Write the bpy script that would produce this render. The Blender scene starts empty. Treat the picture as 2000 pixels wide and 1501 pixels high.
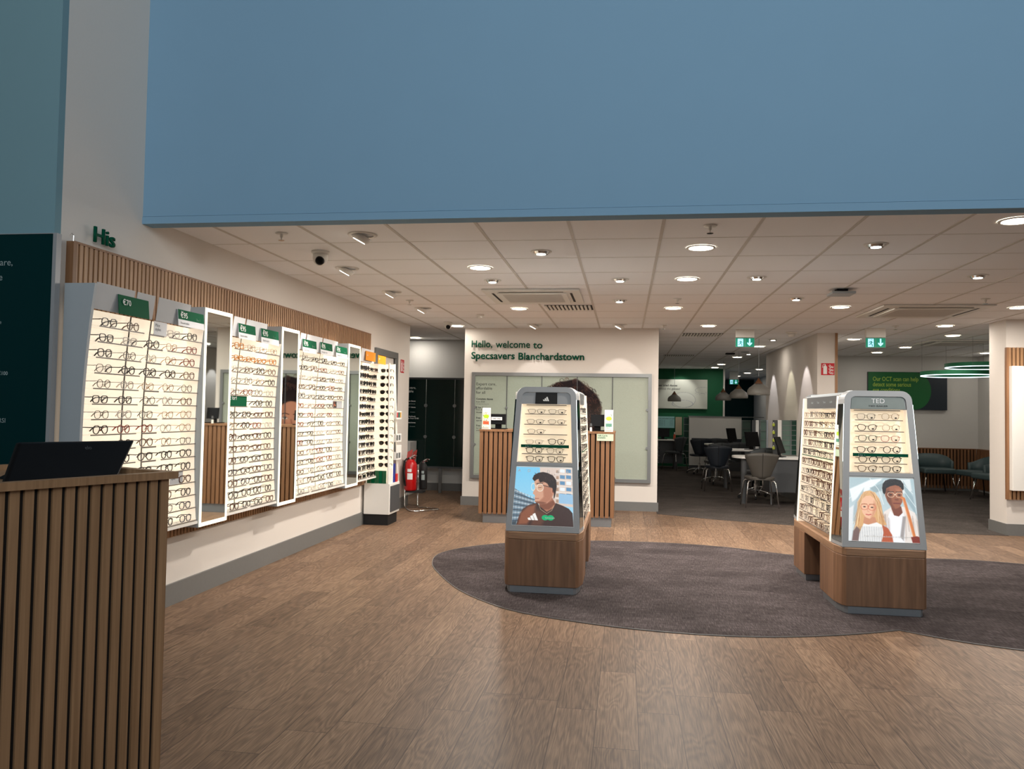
import bpy, bmesh, math, random
import numpy as np
from mathutils import Matrix, Vector
random.seed(7)
S = bpy.context.scene
COL = S.collection
PI = math.pi

# ------------------------------------------------------------------ camera
RW = np.array([[0.98954437, 0.01259022, -0.14367824],
               [0.14313590, 0.03667787, 0.98902318],
               [0.01772183, -0.99924783, 0.03449227]])   # world axes seen by the lens (right, down, forward)
FPX = 1527.06
CAMZ = 1.40
cd = bpy.data.cameras.new('camera'); cam = bpy.data.objects.new('camera', cd); COL.objects.link(cam)
cd.sensor_fit = 'HORIZONTAL'; cd.sensor_width = 36.0; cd.lens = FPX / 2000 * 36.0
cd.clip_start = 0.05; cd.clip_end = 200
_r, _u, _b = RW[:, 0], -RW[:, 1], -RW[:, 2]
M = Matrix(((_r[0], _u[0], _b[0], 0), (_r[1], _u[1], _b[1], 0), (_r[2], _u[2], _b[2], CAMZ), (0, 0, 0, 1)))
cam.matrix_world = M
S.camera = cam

def ray(x, y): return RW @ np.array([(x - 1000) / FPX, (y - 750.5) / FPX, 1.0])
def onx(x, y, X): r = ray(x, y); t = X / r[0]; return Vector((X, r[1] * t, CAMZ + r[2] * t))
def ony(x, y, Y): r = ray(x, y); t = Y / r[1]; return Vector((r[0] * t, Y, CAMZ + r[2] * t))
def onz(x, y, Z): r = ray(x, y); t = (Z - CAMZ) / r[2]; return Vector((r[0] * t, r[1] * t, Z))

# ------------------------------------------------------------------ world, exposure
S.view_settings.view_transform = 'Standard'; S.view_settings.look = 'None'
S.view_settings.exposure = 0.10; S.view_settings.gamma = 1.0
S.view_settings.use_curve_mapping = False
w = bpy.data.worlds.new('dusk'); S.world = w; w.use_nodes = True
w.node_tree.nodes['Background'].inputs[0].default_value = (0.5, 0.7, 0.9, 1)
w.node_tree.nodes['Background'].inputs[1].default_value = 0.10

def lin(c):
    return tuple(((v / 255) / 12.92 if v / 255 <= 0.04045 else ((v / 255 + 0.055) / 1.055) ** 2.4) for v in c)

def add_light(name, kind, loc, energy, color, size=0.2, size_y=None, target=None, spot=None, blend=0.3, parent=None, spread=None):
    l = bpy.data.lights.new(name, kind); l.energy = energy; l.color = color
    if kind == 'AREA':
        l.shape = 'RECTANGLE' if size_y else 'DISK'; l.size = size
        if size_y: l.size_y = size_y
        if spread: l.spread = spread
    else:
        l.shadow_soft_size = size
        if kind == 'SPOT': l.spot_size = spot; l.spot_blend = blend
    o = bpy.data.objects.new(name, l); COL.objects.link(o); o.location = loc
    if target is not None:
        o.rotation_euler = (Vector(target) - Vector(loc)).to_track_quat('-Z', 'Y').to_euler()
    if parent is not None:
        o.parent = parent; o.matrix_parent_inverse = parent.matrix_world.inverted()
    return o
WARM = (1.0, 0.80, 0.62)
# dusk daylight through the tall shopfront glazing behind the photographer
add_light('shopfront_daylight', 'AREA', (2.4, -4.0, 4.6), 162, (0.88, 0.96, 1.0), 9.0, 3.0, target=(-0.2, 4.7, 4.3), spread=1.75)
add_light('shopfront_daylight_low', 'AREA', (0.5, -4.0, 1.6), 6, (0.86, 0.93, 1.0), 9.0, 2.2, target=(0.3, 4.7, 1.0))

# ------------------------------------------------------------------ materials
MATS = {}
def mat(name, col, rough=0.6, metal=0.0, emis=None, es=0.0, var=0.06, scale=30, bump=0.0, alpha=None, stretch=(1, 1, 1)):
    if name in MATS: return MATS[name]
    m = bpy.data.materials.new(name); m.use_nodes = True; nt = m.node_tree; b = nt.nodes['Principled BSDF']
    c = lin(col)
    b.inputs['Roughness'].default_value = rough; b.inputs['Metallic'].default_value = metal
    tc = nt.nodes.new('ShaderNodeTexCoord'); mp = nt.nodes.new('ShaderNodeMapping'); mp.inputs['Scale'].default_value = stretch
    no = nt.nodes.new('ShaderNodeTexNoise'); no.inputs['Scale'].default_value = scale; no.inputs['Detail'].default_value = 4
    ra = nt.nodes.new('ShaderNodeMix'); ra.data_type = 'RGBA'
    ra.inputs[6].default_value = (*[v * (1 - var) for v in c], 1); ra.inputs[7].default_value = (*[min(1, v * (1 + var)) for v in c], 1)
    nt.links.new(tc.outputs['Object'], mp.inputs[0]); nt.links.new(mp.outputs[0], no.inputs['Vector'])
    nt.links.new(no.outputs['Fac'], ra.inputs[0]); nt.links.new(ra.outputs[2], b.inputs['Base Color'])
    if bump:
        bp = nt.nodes.new('ShaderNodeBump'); bp.inputs['Strength'].default_value = bump; bp.inputs['Distance'].default_value = 0.002
        nt.links.new(no.outputs['Fac'], bp.inputs['Height']); nt.links.new(bp.outputs[0], b.inputs['Normal'])
    if emis is not None:
        b.inputs['Emission Color'].default_value = (*lin(emis), 1); b.inputs['Emission Strength'].default_value = es
    if alpha is not None: b.inputs['Alpha'].default_value = alpha
    MATS[name] = m
    return m

def wood(name, c1, c2, grain=(60, 60, 3), rough=0.5):
    if name in MATS: return MATS[name]
    m = bpy.data.materials.new(name); m.use_nodes = True; nt = m.node_tree; b = nt.nodes['Principled BSDF']
    b.inputs['Roughness'].default_value = rough
    tc = nt.nodes.new('ShaderNodeTexCoord'); mp = nt.nodes.new('ShaderNodeMapping'); mp.inputs['Scale'].default_value = grain
    no = nt.nodes.new('ShaderNodeTexNoise'); no.inputs['Scale'].default_value = 1.0; no.inputs['Detail'].default_value = 7; no.inputs['Distortion'].default_value = 0.6
    n2 = nt.nodes.new('ShaderNodeTexNoise'); n2.inputs['Scale'].default_value = 0.12; n2.inputs['Detail'].default_value = 2
    ad = nt.nodes.new('ShaderNodeMath'); ad.operation = 'MULTIPLY_ADD'; ad.inputs[1].default_value = 0.6
    mr = nt.nodes.new('ShaderNodeMapRange'); mr.inputs[1].default_value = 0.5; mr.inputs[2].default_value = 1.1
    ra = nt.nodes.new('ShaderNodeMix'); ra.data_type = 'RGBA'; ra.inputs[6].default_value = (*lin(c1), 1); ra.inputs[7].default_value = (*lin(c2), 1)
    L = nt.links.new
    L(tc.outputs['Object'], mp.inputs[0]); L(mp.outputs[0], no.inputs['Vector']); L(mp.outputs[0], n2.inputs['Vector'])
    L(n2.outputs['Fac'], ad.inputs[0]); L(no.outputs['Fac'], ad.inputs[2]); L(ad.outputs[0], mr.inputs[0])
    L(mr.outputs[0], ra.inputs[0]); L(ra.outputs[2], b.inputs['Base Color'])
    MATS[name] = m
    return m

def floor_planks():
    m = bpy.data.materials.new('oak_vinyl_planks'); m.use_nodes = True; nt = m.node_tree; b = nt.nodes['Principled BSDF']; L = nt.links.new
    N = nt.nodes.new
    tc = N('ShaderNodeTexCoord'); sep = N('ShaderNodeSeparateXYZ'); L(tc.outputs['Object'], sep.inputs[0])
    PW, PL = 0.19, 0.98
    def math_(op, a, bb=None, c=None):
        n = N('ShaderNodeMath'); n.operation = op
        for i, v in enumerate((a, bb, c)):
            if v is None: continue
            if isinstance(v, (int, float)): n.inputs[i].default_value = v
            else: L(v, n.inputs[i])
        return n.outputs[0]
    xs = math_('DIVIDE', math_('ADD', sep.outputs[0], 0.115), PW)
    col = math_('FLOOR', xs); fx = math_('FRACT', xs)
    wn = N('ShaderNodeTexWhiteNoise'); wn.noise_dimensions = '1D'; L(col, wn.inputs['W'])
    ys = math_('ADD', math_('DIVIDE', sep.outputs[1], PL), wn.outputs['Value'])
    row = math_('FLOOR', ys); fy = math_('FRACT', ys)
    cmb = N('ShaderNodeCombineXYZ'); L(col, cmb.inputs[0]); L(row, cmb.inputs[1])
    w2 = N('ShaderNodeTexWhiteNoise'); w2.noise_dimensions = '2D'; L(cmb.outputs[0], w2.inputs['Vector'])
    # grain coordinates: across stretched, along compressed, shifted plank by plank
    off = math_('MULTIPLY', w2.outputs['Value'], 37.0)
    gc = N('ShaderNodeCombineXYZ'); L(math_('ADD', math_('MULTIPLY', sep.outputs[0], 9.0), off), gc.inputs[0]); L(math_('ADD', math_('MULTIPLY', sep.outputs[1], 1.5), off), gc.inputs[1]); L(off, gc.inputs[2])
    wv = N('ShaderNodeTexNoise'); wv.inputs['Scale'].default_value = 1.0; wv.inputs['Detail'].default_value = 1.5; wv.inputs['Distortion'].default_value = 0.4; L(gc.outputs[0], wv.inputs['Vector'])
    rings = math_('SINE', math_('MULTIPLY', wv.outputs['Fac'], 75.0))
    rings = math_('MULTIPLY_ADD', rings, 0.5, 0.5)
    gf = N('ShaderNodeCombineXYZ'); L(math_('MULTIPLY', sep.outputs[0], 210.0), gf.inputs[0]); L(math_('MULTIPLY', sep.outputs[1], 7.0), gf.inputs[1]); L(off, gf.inputs[2])
    fn = N('ShaderNodeTexNoise'); fn.inputs['Scale'].default_value = 1.0; fn.inputs['Detail'].default_value = 3; L(gf.outputs[0], fn.inputs['Vector'])
    g = math_('MULTIPLY_ADD', rings, 0.15, math_('MULTIPLY', fn.outputs['Fac'], 0.86))
    g = math_('ADD', g, math_('MULTIPLY_ADD', w2.outputs['Value'], 0.18, -0.09))
    mr = N('ShaderNodeMapRange'); mr.inputs[1].default_value = 0.22; mr.inputs[2].default_value = 0.80; L(g, mr.inputs[0])
    rp = N('ShaderNodeValToRGB'); e = rp.color_ramp.elements
    e[0].color = (*lin((82, 64, 51)), 1); e[1].color = (*lin((154, 127, 103)), 1)
    n = e.new(0.5); n.color = (*lin((120, 96, 77)), 1)
    L(mr.outputs[0], rp.inputs[0])
    # joints
    ex = math_('MINIMUM', fx, math_('SUBTRACT', 1.0, fx)); ey = math_('MINIMUM', fy, math_('SUBTRACT', 1.0, fy))
    jx = math_('LESS_THAN', ex, 0.0016 / PW); jy = math_('LESS_THAN', ey, 0.0016 / PL)
    j = math_('MAXIMUM', jx, jy)
    mx = N('ShaderNodeMix'); mx.data_type = 'RGBA'; L(j, mx.inputs[0]); L(rp.outputs[0], mx.inputs[6]); mx.inputs[7].default_value = (*lin((66, 50, 40)), 1)
    L(mx.outputs[2], b.inputs['Base Color'])
    b.inputs['Roughness'].default_value = 0.46; b.inputs['Specular IOR Level'].default_value = 0.2
    bp = N('ShaderNodeBump'); bp.inputs['Strength'].default_value = 0.25; bp.inputs['Distance'].default_value = 0.001; L(g, bp.inputs['Height']); L(bp.outputs[0], b.inputs['Normal'])
    return m

def carpet_mat(name, c1, c2, c3, tile=0.5):
    m = bpy.data.materials.new(name); m.use_nodes = True; nt = m.node_tree; b = nt.nodes['Principled BSDF']; L = nt.links.new; N = nt.nodes.new
    tc = N('ShaderNodeTexCoord')
    def noise(sc, vec, det=3):
        mp = N('ShaderNodeMapping'); mp.inputs['Scale'].default_value = vec; L(tc.outputs['Object'], mp.inputs[0])
        n = N('ShaderNodeTexNoise'); n.inputs['Scale'].default_value = sc; n.inputs['Detail'].default_value = det; L(mp.outputs[0], n.inputs['Vector']); return n.outputs['Fac']
    a = noise(1.0, (160, 12, 1)); c = noise(1.0, (10, 150, 1)); d = noise(3.0, (1, 1, 1), 2)
    br = N('ShaderNodeTexBrick'); br.inputs['Scale'].default_value = 1.0; br.inputs['Brick Width'].default_value = 1.0; br.inputs['Row Height'].default_value = 0.25
    br.inputs['Mortar Size'].default_value = 0.0; br.inputs['Color1'].default_value = (0.35, 0.35, 0.35, 1); br.inputs['Color2'].default_value = (0.65, 0.65, 0.65, 1); L(tc.outputs['Object'], br.inputs['Vector'])
    def m2(op, x, y):
        n = N('ShaderNodeMath'); n.operation = op
        for i, v in enumerate((x, y)):
            if isinstance(v, (int, float)): n.inputs[i].default_value = v
            else: L(v, n.inputs[i])
        return n.outputs[0]
    s = m2('ADD', m2('ADD', a, c), m2('MULTIPLY', m2('ADD', d, br.outputs['Color']), 0.45))
    mr = N('ShaderNodeMapRange'); mr.inputs[1].default_value = 1.1; mr.inputs[2].default_value = 1.85; L(s, mr.inputs[0])
    rp = N('ShaderNodeValToRGB'); e = rp.color_ramp.elements; e[0].color = (*lin(c1), 1); e[1].color = (*lin(c3), 1); n = e.new(0.5); n.color = (*lin(c2), 1)
    L(mr.outputs[0], rp.inputs[0]); L(rp.outputs[0], b.inputs['Base Color']); b.inputs['Roughness'].default_value = 0.95; b.inputs['Specular IOR Level'].default_value = 0.1
    return m

def glow(name, col, strength):
    m = mat(name, col, 0.5, emis=col, es=strength, var=0.02); return m

m_white = mat('white_wall_paint', (220, 213, 205), 0.85, bump=0.1, scale=60, var=0.02)
m_whitecool = mat('pale_grey_wall_paint', (205, 204, 200), 0.85, var=0.02)
m_blue = mat('pale_blue_bulkhead_paint', (126, 162, 188), 0.8, var=0.02, scale=4)
m_teal = mat('pale_teal_wall_paint', (116, 150, 160), 0.8, var=0.02, scale=4)
m_ceil = mat('mineral_ceiling_tile', (246, 246, 247), 0.95, var=0.03, scale=120, bump=0.2)
m_tbar = mat('ceiling_grid_bar', (205, 200, 194), 0.6)
m_skirt = mat('grey_skirting', (112, 112, 110), 0.5)
m_slat = wood('oak_slat', (134, 96, 66), (182, 142, 104), (90, 90, 2.5))
m_slatdark = wood('oak_slat_brown', (112, 76, 48), (150, 108, 74), (90, 90, 2.5))
m_felt = mat('black_felt_backing', (26, 20, 16), 0.95)
m_desk = wood('desk_oak', (130, 98, 68), (166, 130, 96), (70, 70, 2.2))
m_standwood = wood('walnut_effect_board', (92, 64, 44), (142, 104, 76), (26, 26, 1.6))
m_standtop = wood('walnut_effect_slab', (120, 88, 64), (160, 124, 94), (5, 5, 60))
m_grey = mat('grey_powder_coat', (150, 152, 154), 0.4, var=0.02)
m_lgrey = mat('pale_grey_laminate', (170, 176, 180), 0.4, var=0.02)
m_dgrey = mat('dark_grey_laminate', (70, 72, 74), 0.5)
m_plinth = mat('brushed_plinth', (140, 144, 148), 0.35, 0.4)
m_wplas = mat('white_plastic', (232, 230, 224), 0.4, var=0.01)
m_black = mat('black_plastic', (9, 9, 11), 0.42, var=0.02)
m_black.node_tree.nodes['Principled BSDF'].inputs['Specular IOR Level'].default_value = 0.15
m_blackm = mat('matt_black', (12, 12, 13), 0.7, var=0.02)
m_chrome = mat('chrome', (220, 220, 220), 0.12, 1.0, var=0.01)
m_mirror = mat('mirror_glass', (225, 232, 228), 0.02, 1.0, var=0.0)
m_cream = mat('lit_cream_panel', (248, 236, 214), 0.6, emis=(255, 238, 212), es=0.68, var=0.01)
m_cream_s = mat('lit_stand_panel', (240, 222, 194), 0.6, emis=(255, 232, 198), es=0.50, var=0.01)
m_cream2 = mat('glowing_cream_side', (246, 236, 220), 0.6, emis=(255, 236, 214), es=0.40, var=0.01)
m_led = glow('led_mirror_border', (255, 248, 226), 0.72)
m_down = glow('downlight_diffuser', (255, 243, 222), 14.0)
m_down2 = glow('spot_lamp_face', (255, 250, 238), 9.0)
m_green = mat('brand_green', (0, 88, 56), 0.6, var=0.02)
m_green2 = mat('dark_green_letter', (0, 78, 56), 0.5, var=0.02)
m_dkgreen = mat('deep_green_panel', (4, 44, 46), 0.35, var=0.03)
m_wallgreen = mat('green_wall_paint', (0, 92, 56), 0.7, var=0.03)
m_text = mat('white_print', (235, 235, 232), 0.6, var=0.0)
m_textg = mat('grey_print', (150, 165, 165), 0.6, var=0.0)
m_textd = mat('dark_print', (40, 46, 44), 0.6, var=0.0)
m_card = mat('white_card', (225, 226, 228), 0.5, var=0.01)
m_greycard = mat('grey_header_card', (178, 180, 182), 0.5, var=0.01)
m_orange = mat('orange_card', (240, 150, 20), 0.5, var=0.02)
m_rail = mat('dark_rail', (50, 48, 44), 0.5)
m_shelf = mat('shelf_edge_grey', (118, 112, 106), 0.3, var=0.02)
m_red = mat('fire_red', (176, 12, 16), 0.25, var=0.03)
m_signred = mat('sign_red', (196, 20, 34), 0.5, var=0.02)
m_leather = mat('grey_leatherette', (64, 68, 70), 0.5, bump=0.1, scale=200)
m_navy = mat('navy_leatherette', (26, 34, 44), 0.5, bump=0.1, scale=200)
m_taupe = mat('taupe_leatherette', (70, 66, 60), 0.5, bump=0.1, scale=200)
m_teall = mat('teal_grey_leatherette', (58, 76, 78), 0.5)
m_frost = mat('pale_green_glass_panel', (176, 184, 168), 0.12, var=0.02, scale=2)
m_alu = mat('satin_aluminium', (128, 130, 130), 0.35, 0.5, var=0.02)
m_signwhite = glow('exit_sign_white', (170, 225, 255), 0.9)
m_signgreen = glow('exit_sign_green', (0, 130, 100), 0.55)
m_pwood = wood('pendant_wood', (92, 56, 30), (120, 78, 46), (50, 50, 8))

for _m in (m_green, m_green2, m_dkgreen): _m.node_tree.nodes['Principled BSDF'].inputs['Specular IOR Level'].default_value = 0.1
def clear_mat(name, tint, op, rough=0.05):
    m = bpy.data.materials.new(name); m.use_nodes = True; nt = m.node_tree
    b = nt.nodes['Principled BSDF']; b.inputs['Base Color'].default_value = (*lin(tint), 1); b.inputs['Roughness'].default_value = rough
    tr = nt.nodes.new('ShaderNodeBsdfTransparent'); mx = nt.nodes.new('ShaderNodeMixShader')
    no = nt.nodes.new('ShaderNodeTexNoise'); no.inputs['Scale'].default_value = 5
    mr = nt.nodes.new('ShaderNodeMapRange'); mr.inputs[3].default_value = op * 0.97; mr.inputs[4].default_value = op * 1.03
    nt.links.new(no.outputs['Fac'], mr.inputs[0]); nt.links.new(mr.outputs[0], mx.inputs[0])
    nt.links.new(tr.outputs[0], mx.inputs[1]); nt.links.new(b.outputs[0], mx.inputs[2])
    nt.links.new(mx.outputs[0], nt.nodes['Material Output'].inputs[0]); MATS[name] = m
    return m
m_lens = clear_mat('clear_lens', (210, 205, 200), 0.10)
m_sunlens = clear_mat('sun_lens', (20, 18, 18), 0.9)
m_acry = clear_mat('clear_acrylic', (235, 232, 228), 0.22)

# ------------------------------------------------------------------ mesh building
class MB:
    def __init__(s): s.v = []; s.f = []; s.mi = []
    def add(s, vs, fs, mi=0):
        n = len(s.v); s.v += [tuple(v) for v in vs]; s.f += [tuple(i + n for i in f) for f in fs]; s.mi += [mi] * len(fs); return s
    def box(s, a, b, mi=0):
        x0, y0, z0 = [min(p, q) for p, q in zip(a, b)]; x1, y1, z1 = [max(p, q) for p, q in zip(a, b)]
        return s.add([(x0, y0, z0), (x1, y0, z0), (x1, y1, z0), (x0, y1, z0), (x0, y0, z1), (x1, y0, z1), (x1, y1, z1), (x0, y1, z1)],
                     [(0, 3, 2, 1), (4, 5, 6, 7), (0, 1, 5, 4), (1, 2, 6, 5), (2, 3, 7, 6), (3, 0, 4, 7)], mi)
    def hexa(s, lo, hi, mi=0):     # two matching loops of points -> closed solid
        n = len(lo)
        fs = [tuple(reversed(range(n))), tuple(range(n, 2 * n))] + [(i, (i + 1) % n, n + (i + 1) % n, n + i) for i in range(n)]
        return s.add(list(lo) + list(hi), fs, mi)
    def prism(s, poly, z0, z1, mi=0): return s.hexa([(x, y, z0) for x, y in poly], [(x, y, z1) for x, y in poly], mi)
    def tube(s, pts, r, n=8, closed=False, mi=0, caps=True, flat=None):
        pts = [Vector(p) for p in pts]; m = len(pts); rs = r if isinstance(r, (list, tuple)) else [r] * m
        vs = []; up = None
        for i, p in enumerate(pts):
            a = pts[(i - 1) % m] if (closed or i > 0) else p; b = pts[(i + 1) % m] if (closed or i < m - 1) else p
            t = (b - a).normalized()
            if flat is not None: up = Vector(flat)
            elif up is None: up = Vector((0, 0, 1)) if abs(t.z) < 0.9 else Vector((0, 1, 0))
            e = t.cross(up)
            if e.length < 1e-6: e = t.cross(Vector((1, 0, 0)))
            e.normalize(); g = e.cross(t).normalized()
            if flat is None: up = g
            for k in range(n):
                an = 2 * PI * (k + 0.5) / n
                vs.append(p + (e * math.cos(an) + g * math.sin(an)) * rs[i])
        fs = []
        for i in range(m if closed else m - 1):
            j = (i + 1) % m
            fs += [(i * n + k, i * n + (k + 1) % n, j * n + (k + 1) % n, j * n + k) for k in range(n)]
        if caps and not closed: fs += [tuple(range(n - 1, -1, -1)), tuple((m - 1) * n + k for k in range(n))]
        return s.add(vs, fs, mi)
    def lathe(s, prof, n=24, c=(0, 0, 0), mi=0):
        vs = [(c[0] + r * math.cos(2 * PI * k / n), c[1] + r * math.sin(2 * PI * k / n), c[2] + z) for r, z in prof for k in range(n)]
        fs = [(i * n + k, i * n + (k + 1) % n, (i + 1) * n + (k + 1) % n, (i + 1) * n + k) for i in range(len(prof) - 1) for k in range(n)]
        fs += [tuple(range(n - 1, -1, -1)), tuple((len(prof) - 1) * n + k for k in range(n))]
        return s.add(vs, fs, mi)
    def quad(s, a, b, c, d, mi=0): return s.add([a, b, c, d], [(0, 1, 2, 3)], mi)
    def slab(s, a, b, c, d, n, mi=0):   # quad thickened along vector n
        n = Vector(n); lo = [Vector(p) for p in (a, b, c, d)]; return s.hexa(lo, [p + n for p in lo], mi)
    def mesh(s, name, mats, smooth=False, bevel=0):
        me = bpy.data.meshes.new(name); me.from_pydata(s.v, [], s.f)
        bm = bmesh.new(); bm.from_mesh(me); bmesh.ops.recalc_face_normals(bm, faces=bm.faces)
        if bevel:
            es = [e for e in bm.edges if len(e.link_faces) == 2 and e.calc_face_angle(0) > 0.6]
            keep = [f.material_index for f in bm.faces]
            bmesh.ops.bevel(bm, geom=es, offset=bevel, segments=3, profile=0.5, affect='EDGES')
        bm.to_mesh(me); bm.free()
        for m in (mats if isinstance(mats, (list, tuple)) else [mats]): me.materials.append(m)
        if isinstance(mats, (list, tuple)) and len(mats) > 1 and not bevel:
            for p, i in zip(me.polygons, s.mi): p.material_index = i
        if smooth:
            for p in me.polygons: p.use_smooth = True
        return me
    def build(s, name, mats, parent=None, smooth=False, bevel=0, loc=None, rotz=0):
        return link(name, s.mesh(name, mats, smooth, bevel), parent, loc, rotz)

def link(name, me, parent=None, loc=None, rotz=0):
    o = bpy.data.objects.new(name, me); COL.objects.link(o)
    if loc is not None: o.location = loc
    if rotz: o.rotation_euler = (0, 0, rotz)
    if parent is not None: o.parent = parent
    return o
def empty(name, label, cat, loc=(0, 0, 0), rotz=0, group=None):
    o = bpy.data.objects.new(name, None); COL.objects.link(o); o.empty_display_size = 0.1
    o.location = loc; o.rotation_euler = (0, 0, rotz); return tag(o, label, cat, group)
def tag(o, label, cat, group=None, kind=None):
    o['label'] = label; o['category'] = cat
    if group: o['group'] = group
    if kind: o['kind'] = kind
    return o
def struct(o): o['kind'] = 'structure'; return o
def kids(o): return [c for c in COL.objects if c.parent == o]
CH = {}
def dup(root, loc, rot, label, group=None, name=None):
    """copy a thing, its parts and their sub-parts"""
    if root.name not in CH:
        CH[root.name] = [(c, [(g) for g in kids(c)]) for c in kids(root)]
    r = root.copy(); COL.objects.link(r); r.location = loc; r.rotation_euler = rot if isinstance(rot, (tuple, list)) else (0, 0, rot)
    r['label'] = label
    if group: r['group'] = group
    for c, gs in CH[root.name]:
        d = c.copy(); COL.objects.link(d); d.parent = r
        for g in gs:
            h = g.copy(); COL.objects.link(h); h.parent = d
    return r
def frame_mat(o, right, up):
    r = Vector(right).normalized(); u = Vector(up); u = (u - r * u.dot(r)).normalized(); n = r.cross(u)
    return Matrix(((r.x, u.x, n.x, o[0]), (r.y, u.y, n.y, o[1]), (r.z, u.z, n.z, o[2]), (0, 0, 0, 1)))
def text(name, s, height, m, origin, right, up, parent=None, width=None, extrude=0.0, bold=0.0, align='LEFT', gap=1.0):
    cu = bpy.data.curves.new('t', 'FONT'); cu.body = s; cu.size = 1.0; cu.extrude = 0; cu.offset = bold; cu.align_x = align; cu.space_line = gap; cu.resolution_u = 3
    to = bpy.data.objects.new('t', cu); COL.objects.link(to)
    dg = bpy.context.evaluated_depsgraph_get(); me = bpy.data.meshes.new_from_object(to.evaluated_get(dg))
    bpy.data.objects.remove(to); bpy.data.curves.remove(cu)
    sx = sy = height / 0.72
    if width and len(me.vertices):
        xs = [v.co.x for v in me.vertices]; sx = width / (max(xs) - min(xs))
    for v in me.vertices: v.co.x *= sx; v.co.y *= sy
    if extrude:
        bm = bmesh.new(); bm.from_mesh(me); r = bmesh.ops.extrude_face_region(bm, geom=bm.faces[:])
        bmesh.ops.translate(bm, vec=(0, 0, extrude), verts=[g for g in r['geom'] if isinstance(g, bmesh.types.BMVert)])
        bmesh.ops.recalc_face_normals(bm, faces=bm.faces); bm.to_mesh(me); bm.free()
    me.materials.clear(); me.materials.append(m); me.name = name
    me.transform(frame_mat(origin, right, up))
    if parent is not None and parent.type == 'EMPTY': me.transform(parent_inv(parent))
    elif parent is not None: me.transform(parent_inv(parent))
    return link(name, me, parent)
def parent_inv(p):
    m = Matrix.Identity(4); chain = []
    while p is not None: chain.append(p); p = p.parent
    for q in reversed(chain): m = m @ Matrix.LocRotScale(q.location, q.rotation_euler, q.scale)
    return m.inverted()

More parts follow.
